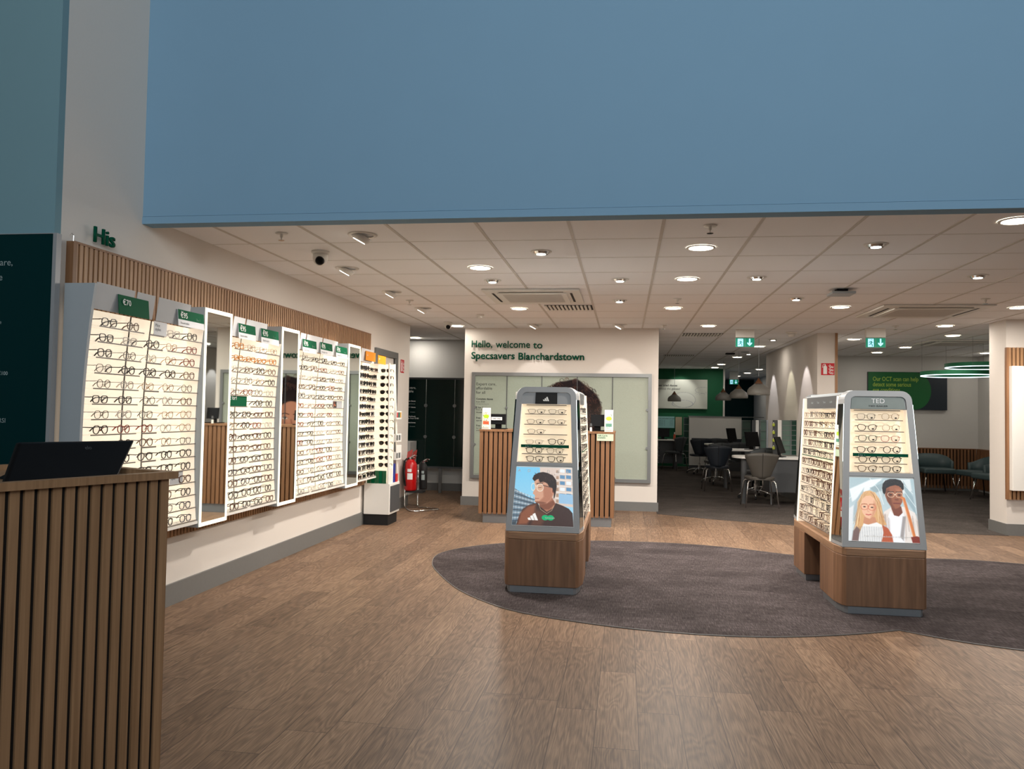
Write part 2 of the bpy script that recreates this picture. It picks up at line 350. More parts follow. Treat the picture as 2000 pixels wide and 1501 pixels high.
# ---- painted pictures: a fine grid with one colour per vertex
class Art:
    def __init__(s, nx, ny, base=(255, 255, 255)):
        s.nx, s.ny = nx, ny
        s.X, s.Y = np.meshgrid(np.linspace(0, 1, nx), np.linspace(0, 1, ny)); s.C = np.zeros((ny, nx, 3)); s.C[:] = base; s.rng = np.random.default_rng(3)
    def blend(s, a, c): s.C = s.C * (1 - a[..., None]) + np.asarray(c, float) * a[..., None]
    def poly(s, pts, c, soft=0.006, op=1.0):
        P = np.array(pts, float); ins = np.zeros_like(s.X, bool); d = np.full_like(s.X, 9.0)
        for i in range(len(P)):
            x0, y0 = P[i]; x1, y1 = P[(i + 1) % len(P)]
            cond = ((y0 > s.Y) != (y1 > s.Y)); xi = (x1 - x0) * (s.Y - y0) / ((y1 - y0) if y1 != y0 else 1e-9) + x0
            ins ^= cond & (s.X < xi)
            L = (x1 - x0) ** 2 + (y1 - y0) ** 2 + 1e-12; t = np.clip(((s.X - x0) * (x1 - x0) + (s.Y - y0) * (y1 - y0)) / L, 0, 1)
            d = np.minimum(d, np.hypot(s.X - x0 - t * (x1 - x0), s.Y - y0 - t * (y1 - y0)))
        sd = np.where(ins, -d, d); s.blend(np.clip(0.5 - sd / soft, 0, 1) * op, c); return s
    def line(s, pts, w, c, soft=0.005, op=1.0):
        d = np.full_like(s.X, 9.0)
        for (x0, y0), (x1, y1) in zip(pts[:-1], pts[1:]):
            L = (x1 - x0) ** 2 + (y1 - y0) ** 2 + 1e-12; t = np.clip(((s.X - x0) * (x1 - x0) + (s.Y - y0) * (y1 - y0)) / L, 0, 1)
            d = np.minimum(d, np.hypot(s.X - x0 - t * (x1 - x0), s.Y - y0 - t * (y1 - y0)))
        s.blend(np.clip(0.5 - (d - w / 2) / soft, 0, 1) * op, c); return s
    def ell(s, cx, cy, rx, ry, c, soft=0.1, op=1.0, ring=0):
        d = np.hypot((s.X - cx) / rx, (s.Y - cy) / ry) - 1
        if ring: d = np.abs(d) - ring
        s.blend(np.clip(0.5 - d / soft, 0, 1) * op, c); return s
    def noise(s, amp, where=None):
        n = s.rng.normal(0, amp, s.X.shape)[..., None]; s.C = s.C + (n if where is None else n * where[..., None]); return s
    def build(s, name, o, right, up, w, h, emis, parent, w_top=None, gloss=0.3):
        # o = lower-left corner
        s.C = np.clip(s.C, 0, 255); R_ = Vector(right).normalized(); U_ = Vector(up).normalized(); n = R_.cross(U_) * 0.004; o = Vector(o)
        wt = w if w_top is None else w_top
        vs = []
        for j in range(s.ny):
            t = 1 - j / (s.ny - 1); wj = w + (wt - w) * t
            for i in range(s.nx): vs.append(o + U_ * h * t + R_ * ((w - wj) / 2 + wj * i / (s.nx - 1)) + n)
        nv = len(vs); cs = [0, s.nx - 1, nv - 1, nv - s.nx]
        vs += [vs[k] - n for k in cs]
        fs = [(j * s.nx + i, (j + 1) * s.nx + i, (j + 1) * s.nx + i + 1, j * s.nx + i + 1) for j in range(s.ny - 1) for i in range(s.nx - 1)]
        fs += [(nv, nv + 1, nv + 2, nv + 3)]
        me = bpy.data.meshes.new(name); me.from_pydata([tuple(v) for v in vs], [], fs)
        at = me.color_attributes.new('paint', 'FLOAT_COLOR', 'POINT')
        L = s.C / 255; L = np.where(L <= 0.04045, L / 12.92, ((L + 0.055) / 1.055) ** 2.4)
        arr = np.ones((len(vs), 4), np.float32); arr[:nv, :3] = L.reshape(-1, 3); at.data.foreach_set('color', arr.ravel())
        m = bpy.data.materials.new(name + '_print'); m.use_nodes = True; nt = m.node_tree; b = nt.nodes['Principled BSDF']
        a = nt.nodes.new('ShaderNodeVertexColor'); a.layer_name = 'paint'; b.inputs['Roughness'].default_value = gloss
        mu = nt.nodes.new('ShaderNodeMix'); mu.data_type = 'RGBA'; mu.blend_type = 'MULTIPLY'; mu.inputs[0].default_value = 1.0; k_ = 0.45 if emis else 1.0; mu.inputs[7].default_value = (k_, k_, k_, 1)
        nt.links.new(a.outputs[0], mu.inputs[6]); nt.links.new(mu.outputs[2], b.inputs['Base Color'])
        if emis: nt.links.new(a.outputs[0], b.inputs['Emission Color']); b.inputs['Emission Strength'].default_value = emis
        me.materials.append(m)
        if parent is not None: me.transform(parent_inv(parent))
        return link(name, me, parent)

def slats(mbw, mbb, o, right, up, out, W, H, pitch, sw, th, back=0.012):
    """vertical slats on a black backing; o = lower-left of the wall face, out = outward normal"""
    o = Vector(o); R_ = Vector(right).normalized(); U_ = Vector(up); O_ = Vector(out).normalized()
    a, b = o, o + R_ * W
    mbb.slab(a, b, b + U_ * H, a + U_ * H, O_ * back)
    n = int(round(W / pitch))
    p = (W - sw) / n
    for i in range(n + 1):
        q = o + R_ * (i * p) + O_ * back
        mbw.slab(q, q + R_ * sw, q + R_ * sw + U_ * H, q + U_ * H, O_ * (th - back))

# ================================================================== THE SETTING
XW = -3.15; ZC = 2.64; YB = 4.69; YWEL = 11.47
def sbox(name, a, b, m, bevel=0):
    return struct(MB().box(a, b).build(name, m, bevel=bevel))
fl = MB().box((-7, -4, -0.1), (9, 14.0, 0.0)).build('floor', floor_planks()); struct(fl)
m_carp = carpet_mat('taupe_woven_carpet', (42, 37, 37), (70, 63, 63), (106, 97, 98))
m_carp2 = carpet_mat('charcoal_woven_carpet', (50, 46, 44), (74, 68, 64), (98, 92, 88))
cp = [(0.46, 11.4), (0.46, 11.2), (1.2, 10.83), (2.14, 10.53), (3.3, 10.32), (4.62, 10.3), (4.62, 10.85), (6.85, 10.85), (6.85, 16.6), (4.3, 16.6), (4.3, 28), (0.46, 28)]
struct(MB().prism(cp, -0.01, 0.004).build('floor', m_carp2))
ins = [(-1.775, 7.54), (-1.785, 7.35), (-1.76, 7.15), (-1.68, 6.84), (-1.448, 6.352), (-1.3, 6.08), (-1.132, 5.84), (-0.85, 5.542), (-0.63, 5.41), (-0.396, 5.319), (-0.052, 5.213), (0.275, 5.161), (0.593, 5.146), (0.911, 5.178), (1.242, 5.27), (1.594, 5.414), (1.805, 5.531),
       (1.918, 5.446), (2.154, 5.3), (2.418, 5.207), (3.0, 5.05), (3.7, 5.05), (4.4, 5.3), (5.0, 5.8), (5.25, 6.5), (5.1, 7.3), (4.6, 7.9), (3.861, 8.307), (3.444, 8.42), (3.004, 8.40), (2.5, 8.30), (2.15, 8.12),
       (1.649, 8.265), (1.3, 8.48), (0.985, 8.619), (0.453, 8.717), (-0.099, 8.679), (-0.431, 8.629), (-0.85, 8.47), (-1.277, 8.243), (-1.511, 8.023), (-1.68, 7.78)]
def smooth_poly(P, sharp, it=2):
    for _ in range(it):
        Q = []; ns = []
        n = len(P)
        for i in range(n):
            p, q = P[i], P[(i + 1) % n]
            if P[i] in sharp: Q.append(P[i]); 
            else: Q.append((p[0] * .75 + q[0] * .25, p[1] * .75 + q[1] * .25))
            if q not in sharp: Q.append((p[0] * .25 + q[0] * .75, p[1] * .25 + q[1] * .75))
        P = Q
    return P
ins = smooth_poly(ins, {(1.805, 5.531), (2.15, 8.12)})
tag(MB().prism(ins, 0.0005, 0.0045).build('inset_carpet', m_carp), 'taupe woven carpet inset in two rounded lobes between the wood planks', 'carpet')
trim = MB(); trim.tube([(x, y, 0.004) for x, y in ins], 0.004, 4, closed=True)
o = trim.build('trim_1', m_alu); struct(o)

sbox('ceiling', (-6, 4.80, ZC), (9, 29, ZC + 0.1), m_ceil)
g = MB()
for k in range(-6, 15):
    x = 0.231 + 0.6125 * k
    y0 = 4.81; y1 = 28.9
    if x < -3.1: continue
    g.box((x - 0.011, y0, ZC - 0.004), (x + 0.011, y1, ZC + 0.002))
for k in range(-1, 35):
    y = 5.57 + 0.665 * k
    if y < 4.83: continue
    g.box((XW, y - 0.0035, ZC - 0.0015), (9, y + 0.0035, ZC + 0.002))
struct(g.build('trim_2', m_tbar))
sbox('ceiling', (-7, -4, 6.5), (9, YB, 6.6), m_white)
o = MB(); o.box((XW - 0.1, 3.95, 0), (XW, 4.76, 6.5)); o.box((XW - 0.1, 4.76, 0), (XW, 9.60, ZC)); o.box((XW - 0.1, 9.60, 2.10), (XW, 10.40, ZC)); o.box((XW - 0.1, 10.40, 0), (XW, 11.15, ZC)); o.box((XW - 0.1, 11.05, 0), (XW - 0.9, 11.15, ZC))
struct(o.build('wall_left', m_white))
o = MB(); o.box((-7, 3.90, 0), (XW, 3.95, 6.5)); struct(o.build('wall_front', m_teal))
o = MB(); o.box((XW, YB, 2.635), (9, 4.80, 6.5)); o.box((XW, YB - 0.006, 2.585), (9, 4.80, 2.632)); struct(o.build('wall_bulkhead', m_blue))
sbox('wall_right', (8.9, -4, 0), (9, 10.4, 6.5), m_white)
sbox('wall_outer_left', (-7.1, -4, 0), (-7, 3.9, 6.5), m_white)
sbox('wall_welcome', (-2.39, YWEL, 0), (0.468, 21.6, ZC), m_white)
sbox('wall_passage', (-6, 13.4, 0), (-2.39, 13.5, ZC), m_whitecool)
sbox('wall_passage_left', (-6.1, 11.0, 0), (-6, 13.5, ZC), m_whitecool)
sbox('wall_consultation', (2.80, 12.06, 0), (3.05, 16.3, ZC), m_white)
sbox('wall_green', (0.468, 21.6, 0), (2.62, 21.75, ZC), m_wallgreen)
sbox('wall_far', (0.468, 27.4, 0), (4.3, 27.5, ZC), m_whitecool)
sbox('wall_corridor', (4.3, 16.6, 0), (4.4, 27.5, ZC), m_whitecool)
sbox('wall_scan', (3.05, 16.5, 0), (6.95, 16.6, ZC), m_whitecool)
sbox('wall_scan_right', (6.85, 10.8, 0), (6.95, 16.5, ZC), m_whitecool)
o = MB(); o.box((4.62, 10.35, 0), (8.9, 10.8, ZC)); struct(o.build('wall_pillar', m_white))
sbox('trim_3', (3.05, 12.05, 0), (3.085, 12.16, ZC), m_slat)
# skirtings
def skirt(n, a, b): sbox(n, a, b, m_skirt)
skirt('baseboard_left', (XW, 3.96, 0), (XW + 0.018, 9.52, 0.15)); skirt('baseboard_left_2', (XW, 10.49, 0), (XW + 0.018, 11.15, 0.15))
skirt('baseboard_corner', (XW - 0.6, 11.15, 0), (XW + 0.018, 11.168, 0.15))
skirt('baseboard_welcome', (-2.408, YWEL - 0.018, 0), (0.486, YWEL, 0.13)); skirt('baseboard_welcome_side', (-2.408, YWEL, 0), (-2.39, 13.4, 0.13))
skirt('baseboard_passage', (-5.9, 13.382, 0), (-2.41, 13.4, 0.13))
skirt('baseboard_pillar', (4.602, 10.332, 0), (8.9, 10.35, 0.14)); skirt('baseboard_pillar_side', (4.602, 10.35, 0), (4.62, 10.8, 0.14))
skirt('baseboard_scan', (3.05, 16.482, 0), (6.85, 16.5, 0.10)); skirt('baseboard_consultation', (2.782, 12.06, 0), (2.80, 16.3, 0.14)); skirt('baseboard_column', (2.79, 12.045, 0), (3.05, 12.06, 0.14))
# door in the left wall
d = MB(); y0, y1, zt = 9.60, 10.40, 2.10
for a, b in (((XW - 0.09, y0 - 0.08, 0), (XW + 0.03, y0, zt + 0.08)), ((XW - 0.09, y1, 0), (XW + 0.03, y1 + 0.08, zt + 0.08)), ((XW - 0.09, y0, zt), (XW + 0.03, y1, zt + 0.08))): d.box(a, b)
dr = struct(d.build('door_1', m_alu)); dl = MB().box((XW - 0.055, y0 + 0.003, 0.01), (XW - 0.012, y1 - 0.003, zt - 0.003)).build('door_leaf', m_white, dr)

# ================================================================== LEFT WALL: slatted panel, bays, mirrors
wd, bk = MB(), MB()
YS0, YS1 = onx(144, 470, XW + 0.045).y, onx(727, 652, XW + 0.045).y
slats(wd, bk, (XW, YS0 + 0.03, 0.483), (0, 1, 0), (0, 0, 1), (1, 0, 0), YS1 - YS0 - 0.03, 1.832, 0.0425, 0.027, 0.032)
t = empty('slatted_wall_panel', 'long oak slatted panel running along the left wall behind the frame displays', 'wall panel', (XW, YS0, 0.515))
def reparent(o, p):
    o.data.transform(parent_inv(p)); o.parent = p; return o
reparent(wd.build('slats', m_slat), t); reparent(bk.build('backing', m_felt), t)
e = MB().box((XW, YS0, 0.478), (XW + 0.046, YS0 + 0.028, 2.322)); e.box((XW, YS0 + 0.028, 2.315), (XW + 0.034, YS1, 2.328)); reparent(e.build('edge_trim', m_slatdark), t)
hk = MB(); hk.tube([(XW + 0.02, YS0 + 0.03, 2.328), (XW + 0.02, YS0 + 0.03, 2.36), (XW + 0.02, YS0 + 0.015, 2.37), (XW + 0.02, YS0 + 0.002, 2.355)], 0.002, 6)
tag(hk.build('hook', m_chrome), 'small bent wire hook standing on the top corner of the slatted panel', 'hook')

def XP(z):   # face of the lit back panels: hollow curve, leaning out at the top and a little at the foot
    return XW + 0.046 + 0.034 * ((z - 1.2) / 0.68) ** 2
XFACE = XW + 0.205          # front of the mirror boxes
Z0S, DZ, NS = 0.606, 0.0885, 15
def XS(z): return XW + 0.166 + 0.036 * ((z - 1.2) / 0.68) ** 2
m1 = (onx(402, 605, XFACE).y, onx(455, 615, XFACE).y); m2 = (onx(552, 637, XFACE).y, onx(586, 645, XFACE).y); m3 = (onx(682, 671, XFACE).y, onx(705, 675, XFACE).y)
YL = onx(185, 550, XW + 0.28).y
YL0 = 3.965
def mirror(y0, y1, label):
    t = empty('lit_mirror', label, 'mirror', (XW + 0.034, y0, 0.55), group='illuminated mirrors on the slatted wall')
    zb, zt = 0.548, 2.10
    b = MB(); x0 = XW + 0.034
    b.box((x0, y0, zb), (XFACE - 0.006, y1, zt)); reparent(b.build('box', m_lgrey), t)
    f = MB(); w_ = 0.030
    for a, c in (((y0, zb), (y1, zb + w_)), ((y0, zt - w_), (y1, zt)), ((y0, zb + w_), (y0 + w_, zt - w_)), ((y1 - w_, zb + w_), (y1, zt - w_))): f.box((XFACE - 0.006, a[0] + 0.003, a[1] + 0.003 * (a[1] == zb)), (XFACE, c[0] - 0.003, c[1] - 0.003 * (c[1] == zt)))
    reparent(f.build('light_border', m_led), t)
    reparent(MB().box((XFACE - 0.006, y0 + w_, zb + w_), (XFACE - 0.002, y1 - w_, zt - w_)).build('mirror_glass', m_mirror), t)
    return t
mirror(*m1, 'tall light-bordered mirror nearest the camera, reflecting the slatted reception counter')
mirror(*m2, 'middle light-bordered mirror between the Square styles and Rectangle styles bays')
mirror(*m3, 'farthest light-bordered mirror, beside the sunglasses stand')

# the bays
def bay(name, y0, y1, rails, label, side=False):
    t = empty(name, label, 'display', (XW + 0.05, y0, 0.55), group='lit frame display bays')
    zs = [0.575 + i * 0.098 for i in range(15)]
    cuts = [y0] + rails + [y1]
    for i in range(len(cuts) - 1):
        a = cuts[i] + (0.011 if i else 0); b_ = cuts[i + 1] - (0.011 if i < len(cuts) - 2 else 0)
        p = MB(); vs = []
        for z in zs: vs += [(XP(z), a, z), (XP(z), b_, z)]
        for z in zs: vs += [(XP(z) - 0.012, a, z), (XP(z) - 0.012, b_, z)]
        n = len(zs); f = [(2 * k, 2 * k + 1, 2 * k + 3, 2 * k + 2) for k in range(n - 1)] + [(2 * (n + k), 2 * (n + k) + 2, 2 * (n + k) + 3, 2 * (n + k) + 1) for k in range(n - 1)]
        f += [(2 * k, 2 * k + 2, 2 * (n + k) + 2, 2 * (n + k)) for k in range(n - 1)] + [(2 * k + 1, 2 * (n + k) + 1, 2 * (n + k) + 3, 2 * k + 3) for k in range(n - 1)]
        f += [(0, 2 * n, 2 * n + 1, 1), (2 * n - 2, 2 * n - 1, 4 * n - 1, 4 * n - 2)]
        p.add(vs, f); reparent(p.build('back_panel', m_cream), t)
    for r in rails:
        b = MB()
        for k in range(len(zs) - 1):
            za, zb = zs[k], zs[k + 1]
            b.hexa([(XP(za) - 0.02, r - 0.009, za), (XP(za) - 0.004, r - 0.009, za), (XP(za) - 0.004, r + 0.009, za), (XP(za) - 0.02, r + 0.009, za)],
                   [(XP(zb) - 0.02, r - 0.009, zb), (XP(zb) - 0.004, r - 0.009, zb), (XP(zb) - 0.004, r + 0.009, zb), (XP(zb) - 0.02, r + 0.009, zb)])
        reparent(b.build('rail', m_rail), t)
    # acrylic shelves with a grey front strip
    ncol = len(cuts) - 1 if not side else len(cuts) - 1
    for i in range(NS):
        z = Z0S + i * DZ
        s = MB(); s.box((XP(z) + 0.001, y0 + 0.004, z - 0.003), (XS(z), y1 - 0.004, z))
        so = reparent(s.build('shelf', m_acry), t)
        q = MB()
        for k in range(ncol):
            a, b_ = cuts[k] + 0.03, cuts[k + 1] - 0.03
            dz = 0.0025 * (k % 2)
            q.box((XS(z) - 0.004, a if k else y0 + 0.06, z - 0.006 - dz), (XS(z) + 0.001, b_ if k < ncol - 1 else y1 - 0.01, z + 0.001))
        q = reparent(q.build('shelf_edge', m_shelf), so)
    # bottom tray
    s = MB(); s.box((XW + 0.036, y0 + 0.004, 0.578), (XS(0.6) + 0.004, y1 - 0.004, 0.596)); reparent(s.build('bottom_tray', m_wplas), t)
    # added leaf whose emission imitates the back panels' glow on the next mirror box
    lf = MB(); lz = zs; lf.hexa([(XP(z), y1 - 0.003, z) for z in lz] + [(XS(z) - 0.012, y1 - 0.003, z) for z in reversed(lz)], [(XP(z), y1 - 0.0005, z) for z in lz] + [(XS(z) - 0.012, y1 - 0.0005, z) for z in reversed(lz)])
    reparent(lf.build('side_glow_leaf', m_cream2), t)
    return t
rA = [onx(256, 640, XP(1.95)).y, onx(296, 640, XP(1.95)).y]
rB = [onx(471, 690, XP(1.95)).y]; rC = [onx(593, 700, XP(1.95)).y, onx(625.5, 705, XP(1.95)).y]
bayA = bay('display_bay', YL0 + 0.012, m1[0] - 0.004, rA, 'widest lit display bay of spectacle frames, left of the nearest lit mirror')
bayB = bay('display_bay', m1[1] + 0.004, m2[0] - 0.004, rB, 'lit display bay of spectacle frames between the nearest and middle lit mirrors')
bayC = bay('display_bay', m2[1] + 0.004, m3[0] - 0.004, rC, 'lit display bay of spectacle frames between the middle and farthest lit mirrors')
bayD = bay('display_bay', m3[1] + 0.004, 9.10, [8.80], 'lit display bay of sunglasses past the farthest lit mirror')
# near end panel of the first bay, curved front edge
zs = [0.565 + i * 0.1 for i in range(15)] + [2.075]
prof = [(XS(z) - 0.006, z) for z in zs]
lo = [(XW + 0.034, YL0 - 0.012, zs[0])] + [(x, YL0 - 0.012, z) for x, z in prof] + [(XW + 0.034, YL0 - 0.012, zs[-1])]
p = MB(); p.hexa(lo, [(x, YL0 + 0.010, z) for x, y, z in lo]); reparent(p.build('end_panel', m_lgrey), bayA)

# header cards
def header(y0, y1, t, z0=1.935, h=0.15, lean=-0.02, m=m_greycard):
    p = MB(); x0 = XW + 0.197
    p.slab((x0, y0, z0), (x0, y1, z0), (x0 - lean, y1, z0 + h), (x0 - lean, y0, z0 + h), (-0.004, 0, 0)); return reparent(p.build('header_card', m, bevel=0.0015), t)
def price(tl, bl, br, s1, s2, s3, t, x=0.0, full=False, small='from'):
    X_ = XW + 0.228 + x; a_ = onx(*bl, X_); y0 = a_.y; y1 = onx(*br, X_).y; z0 = a_.z; h = onx(*tl, X_).z - z0
    c = reparent(MB().slab((X_, y0, z0), (X_, y1, z0), (X_ - 0.01, y1, z0 + h), (X_ - 0.01, y0, z0 + h), (-0.003, 0, 0)).build('price_card', m_green if full else m_card), t)
    W = y1 - y0; up = (-0.01 / h, 0, 1)
    if not full:
        zg = z0 + h * 0.4
        c2 = MB().slab((X_ + 0.0008 - .004, y0, zg), (X_ + 0.0008 - .004, y1, zg), (X_ - 0.0092, y1, z0 + h), (X_ - 0.0092, y0, z0 + h), (-0.0006, 0, 0)); c2 = reparent(c2.build('green_band', m_green), t)
        text('lettering', s1, h * 0.34, m_text, (X_ - 0.004, y0 + W * 0.09, zg + h * 0.12), (0, 1, 0), up, t, bold=0.012)
        text('lettering', small, h * 0.09, m_text, (X_ - 0.006, y0 + W * 0.11, zg + h * 0.45), (0, 1, 0), up, t)
        text('lettering', s2, h * 0.17, m_text, (X_ - 0.004, y0 + W * 0.68, zg + h * 0.08), (0, 1, 0), up, t, bold=0.01)
        text('lettering', s3, h * 0.13, m_textd, (X_ + 0.001, y0 + W * 0.07, z0 + h * 0.14), (0, 1, 0), up, t)
    else:
        text('lettering', s1, h * 0.30, m_text, (X_ + 0.001, y0 + W * 0.1, z0 + h * 0.50), (0, 1, 0), up, t, bold=0.012)
def yof(px, py, x=None): return onx(px, py, XW + 0.21 if x is None else x).y
header(YL0 + 0.012, yof(262, 590), bayA); header(yof(267, 590), yof(302, 590), bayA); header(yof(309, 600), yof(371, 620), bayA)
price((239, 575), (233, 612), (292, 622), '€70', '', '', bayA, full=True)
price((355, 604), (349, 635), (399, 648), '€95', '2for1', 'Round styles', bayA)
header(m1[1] + 0.006, yof(478, 640), bayB, m=m_card); header(yof(481, 640), yof(521, 650), bayB, m=m_card)
price((471, 631), (467, 660), (500, 668), '€95', '2for1', 'Square styles', bayB); price((515, 641), (511, 669), (545, 676), '€95', '2for1', 'Square styles', bayB)
header(m2[1] + 0.006, yof(597, 665), bayC, m=m_card); header(yof(599, 665), yof(629, 670), bayC, m=m_card); header(yof(631, 670), yof(659, 675), bayC, m=m_card)
price((597, 662), (592, 687), (619, 694), '€95', '2for1', 'Square styles', bayC); price((631, 668), (627, 691), (650, 696), '€95', '2for1', 'Rectangle styles', bayC); price((660, 675), (657, 697), (679, 700), '€95', '2for1', 'Rectangle styles', bayC)
header(m3[1] + 0.006, yof(728, 695), bayD, m=m_card)
def plain_card(t, y0, y1, z0, h, m, s, th, X_=None, tm=m_text, tf=0.5, gap=0.9):
    X_ = XS(z0) - 0.01 if X_ is None else X_
    reparent(MB().box((X_ - 0.003, y0, z0), (X_, y1, z0 + h)).build('sign_card', m), t)
    if s: text('lettering', s, th, tm, (X_ + 0.0006, y0 + (y1 - y0) * 0.1, z0 + h * tf), (0, 1, 0), (0, 0, 1), t, gap=gap)
xd = XW + 0.225
plain_card(bayD, yof(712, 700), yof(731, 700), 1.955, 0.105, m_orange, 'Sun', 0.022, xd); plain_card(bayD, yof(736, 705), yof(751, 710), 1.945, 0.10, m_orange, 'Sun', 0.022, xd)
# small style cards standing on shelves
def card_thing(label, px, py, zi, wpx, m, s, th, h, tm=m_text, gap=0.9):
    z = Z0S + zi * DZ; X_ = XS(z) - 0.008; y0 = onx(px, py, X_).y; y1 = onx(px + wpx, py, X_).y
    t = empty('sign_card', label, 'sign', (X_, y0, z + 0.001))
    reparent(MB().box((X_ - 0.003, y0, z + 0.001), (X_, y1, z + 0.001 + h)).build('card', m), t)
    text('lettering', s, th, tm, (X_ + 0.0006, y0 + (y1 - y0) * 0.08, z + h * 0.62), (0, 1, 0), (0, 0, 1), t, gap=gap)
    return t
card_thing('white card reading Pilot styles on the top shelf of the widest bay', 301, 640, 14, 25, m_card, 'Pilot\nstyles', 0.02, 0.088, m_textd)
card_thing('grey card reading Geometric styles low in the widest bay', 333, 905, 3, 25, m_greycard, 'Geometric\nstyles', 0.016, 0.085, m_textd)
card_thing('green 2 for 1 card on a shelf beside the nearest mirror', 445, 780, 9, 37, m_green, '2 for1', 0.035, 0.08)
ph = card_thing('small photo card among the frames of the bay before the farthest mirror', 650, 790, 9, 18, m_greycard, '', 0.01, 0.075)
a = Art(40, 30, (60, 50, 48))
for i in range(12): a.ell(random.random(), random.random(), 0.12, 0.16, random.choice([(150, 60, 40), (30, 24, 24), (180, 120, 90), (90, 90, 92)]), 0.4)
a.build('photo', (ph.location.x + 0.001, ph.location.y + 0.005, ph.location.z + 0.005), (0, 1, 0), (0, 0, 1), 0.09, 0.062, 0, ph)

# HIS letters
for i, (c, x0) in enumerate((('H', 180), ('i', 202), ('s', 208.5))):
    y = onx(x0, 455, XW).y
o = text('wall_lettering', 'His', 0.094, m_green2, (XW + 0.028, onx(180, 455, XW + 0.028).y, onx(180, 470.5, XW + 0.028).z), (0, 1, 0), (0, 0, 1), None, width=onx(221, 460, XW + 0.028).y - onx(180, 455, XW + 0.028).y, extrude=0.012, bold=0.012)
tag(o, 'raised green word His on the white wall above the slatted panel', 'lettering')

# ================================================================== SPECTACLES
def lens_outline(shape, n=18):
    W, H = dict(round=(0.046, 0.043), square=(0.050, 0.038), rectangle=(0.052, 0.031), pilot=(0.054, 0.043), cateye=(0.052, 0.039), geometric=(0.048, 0.042))[shape]; W *= 1.07; H *= 1.10
    out = []
    for k in range(n):
        a = 2 * PI * k / n; c, s = math.cos(a), math.sin(a)
        ex = {'round': 1.0, 'square': 0.55, 'rectangle': 0.5, 'pilot': 0.8, 'cateye': 0.7, 'geometric': 0.8}[shape]
        x = math.copysign(abs(c) ** ex, c) * W / 2; z = math.copysign(abs(s) ** ex, s) * H / 2
        if shape in ('square', 'rectangle') and z < 0: x *= 1 - 0.18 * (-z / (H / 2))
        if shape == 'pilot' and z < 0: x = x * (1 - 0.25 * (-z / (H / 2))) + 0.003
        if shape == 'cateye': z += 0.10 * x * (z > 0); x *= 1 - 0.15 * (z < -0.005)
        if shape == 'geometric' and k % 3: x *= 0.97; z *= 0.97
        out.append((x, z))
    return out, W, H
GM = {}
def glasses_meshes(shape, fm, r, lens):
    key = (shape, fm.name, r, lens.name)
    if key in GM: return GM[key]
    ol, W, H = lens_outline(shape); gap = 0.017; cx = (W + gap) / 2; zc = H / 2 + r
    f = MB()
    for sgn in (-1, 1):
        f.tube([(sgn * (cx + x), -0.10 * abs(x + cx) ** 2 * 3, zc + z) for x, z in ol], r, 4, closed=True, flat=(0, 1, 0))
        ez = zc + H * 0.28
        f.tube([(sgn * (cx + W / 2 - 0.001), -0.002, ez), (sgn * (cx + W / 2 + 0.006), -0.003, ez + 0.001), (sgn * (cx + W / 2 + 0.008), -0.009, ez + 0.001)], r * 1.1, 4)
    f.tube([(-gap / 2 - 0.001, 0, zc + H * 0.18), (0, 0.001, zc + H * 0.26), (gap / 2 + 0.001, 0, zc + H * 0.18)], r, 4)
    for sgn in (-1, 1): f.tube([(sgn * gap * 0.42, -0.003, zc), (sgn * gap * 0.36, -0.005, zc - 0.008)], 0.0013, 4)
    tm = []
    for sgn in (-1, 1):
        t = MB(); x0 = sgn * (cx + W / 2 + 0.008); ez = zc + H * 0.28
        t.tube([(x0, -0.009, ez), (x0 - sgn * 0.001, -0.05, ez + 0.0005), (x0 - sgn * 0.003, -0.080, ez - 0.001), (x0 - sgn * 0.005, -0.097, ez - 0.009), (x0 - sgn * 0.007, -0.112, ez - 0.026)],
               [max(r * 1.15, .0019) * 1.1, max(r * 1.15, .0019), max(r * 1.15, .0019) * 1.1, max(r * 1.15, .0019) * 1.4, max(r * 1.15, .0019) * 1.2], 4)
        tm.append(t.mesh('temple', fm))
    lm = []
    for sgn in (-1, 1):
        l = MB(); l.add([(sgn * (cx + x * 0.97), -0.001, zc + z * 0.97) for x, z in ol] + [(sgn * (cx + x * 0.97), -0.0025, zc + z * 0.97) for x, z in ol],
                        [tuple(range(18)), tuple(reversed(range(18, 36)))] + [(i, (i + 1) % 18, 18 + (i + 1) % 18, 18 + i) for i in range(18)])
        lm.append(l.mesh('lens', lens))
    tg = MB(); tg.lathe([(0.0085, 0), (0.0085, 0.0006)], 14)
    me = tg.mesh('price_tag', m_blackm); me.transform(Matrix.Translation((-cx - 0.004, 0.0012, zc - H * 0.22)) @ Matrix.Rotation(-PI / 2, 4, 'X') @ Matrix.Diagonal((1, 0.62, 1, 1)))
    GM[key] = (f.mesh('frame', fm), tm, lm, me)
    return GM[key]
FM = {n: mat('frame_' + n, c, 0.3, mt, var=0.25 if n in ('tortoise', 'brown') else 0.04, scale=90) for n, c, mt in
      (('black', (22, 22, 24), 0), ('tortoise', (78, 42, 26), 0), ('brown', (96, 64, 46), 0), ('gold', (150, 112, 70), 0.6), ('silver', (150, 148, 144), 0.7), ('navy', (32, 38, 62), 0),
       ('amber', (206, 130, 40), 0), ('red', (130, 44, 30), 0), ('gunmetal', (70, 68, 66), 0.6), ('clear', (205, 196, 186), 0), ('green', (70, 92, 78), 0), ('pink', (200, 130, 118), 0))}
THICK = dict(black=0.0021, tortoise=0.0022, brown=0.0019, gold=0.0011, silver=0.0011, navy=0.0019, amber=0.0024, red=0.0020, gunmetal=0.0013, clear=0.0020, green=0.0020, pink=0.0018)
PROTO = {}
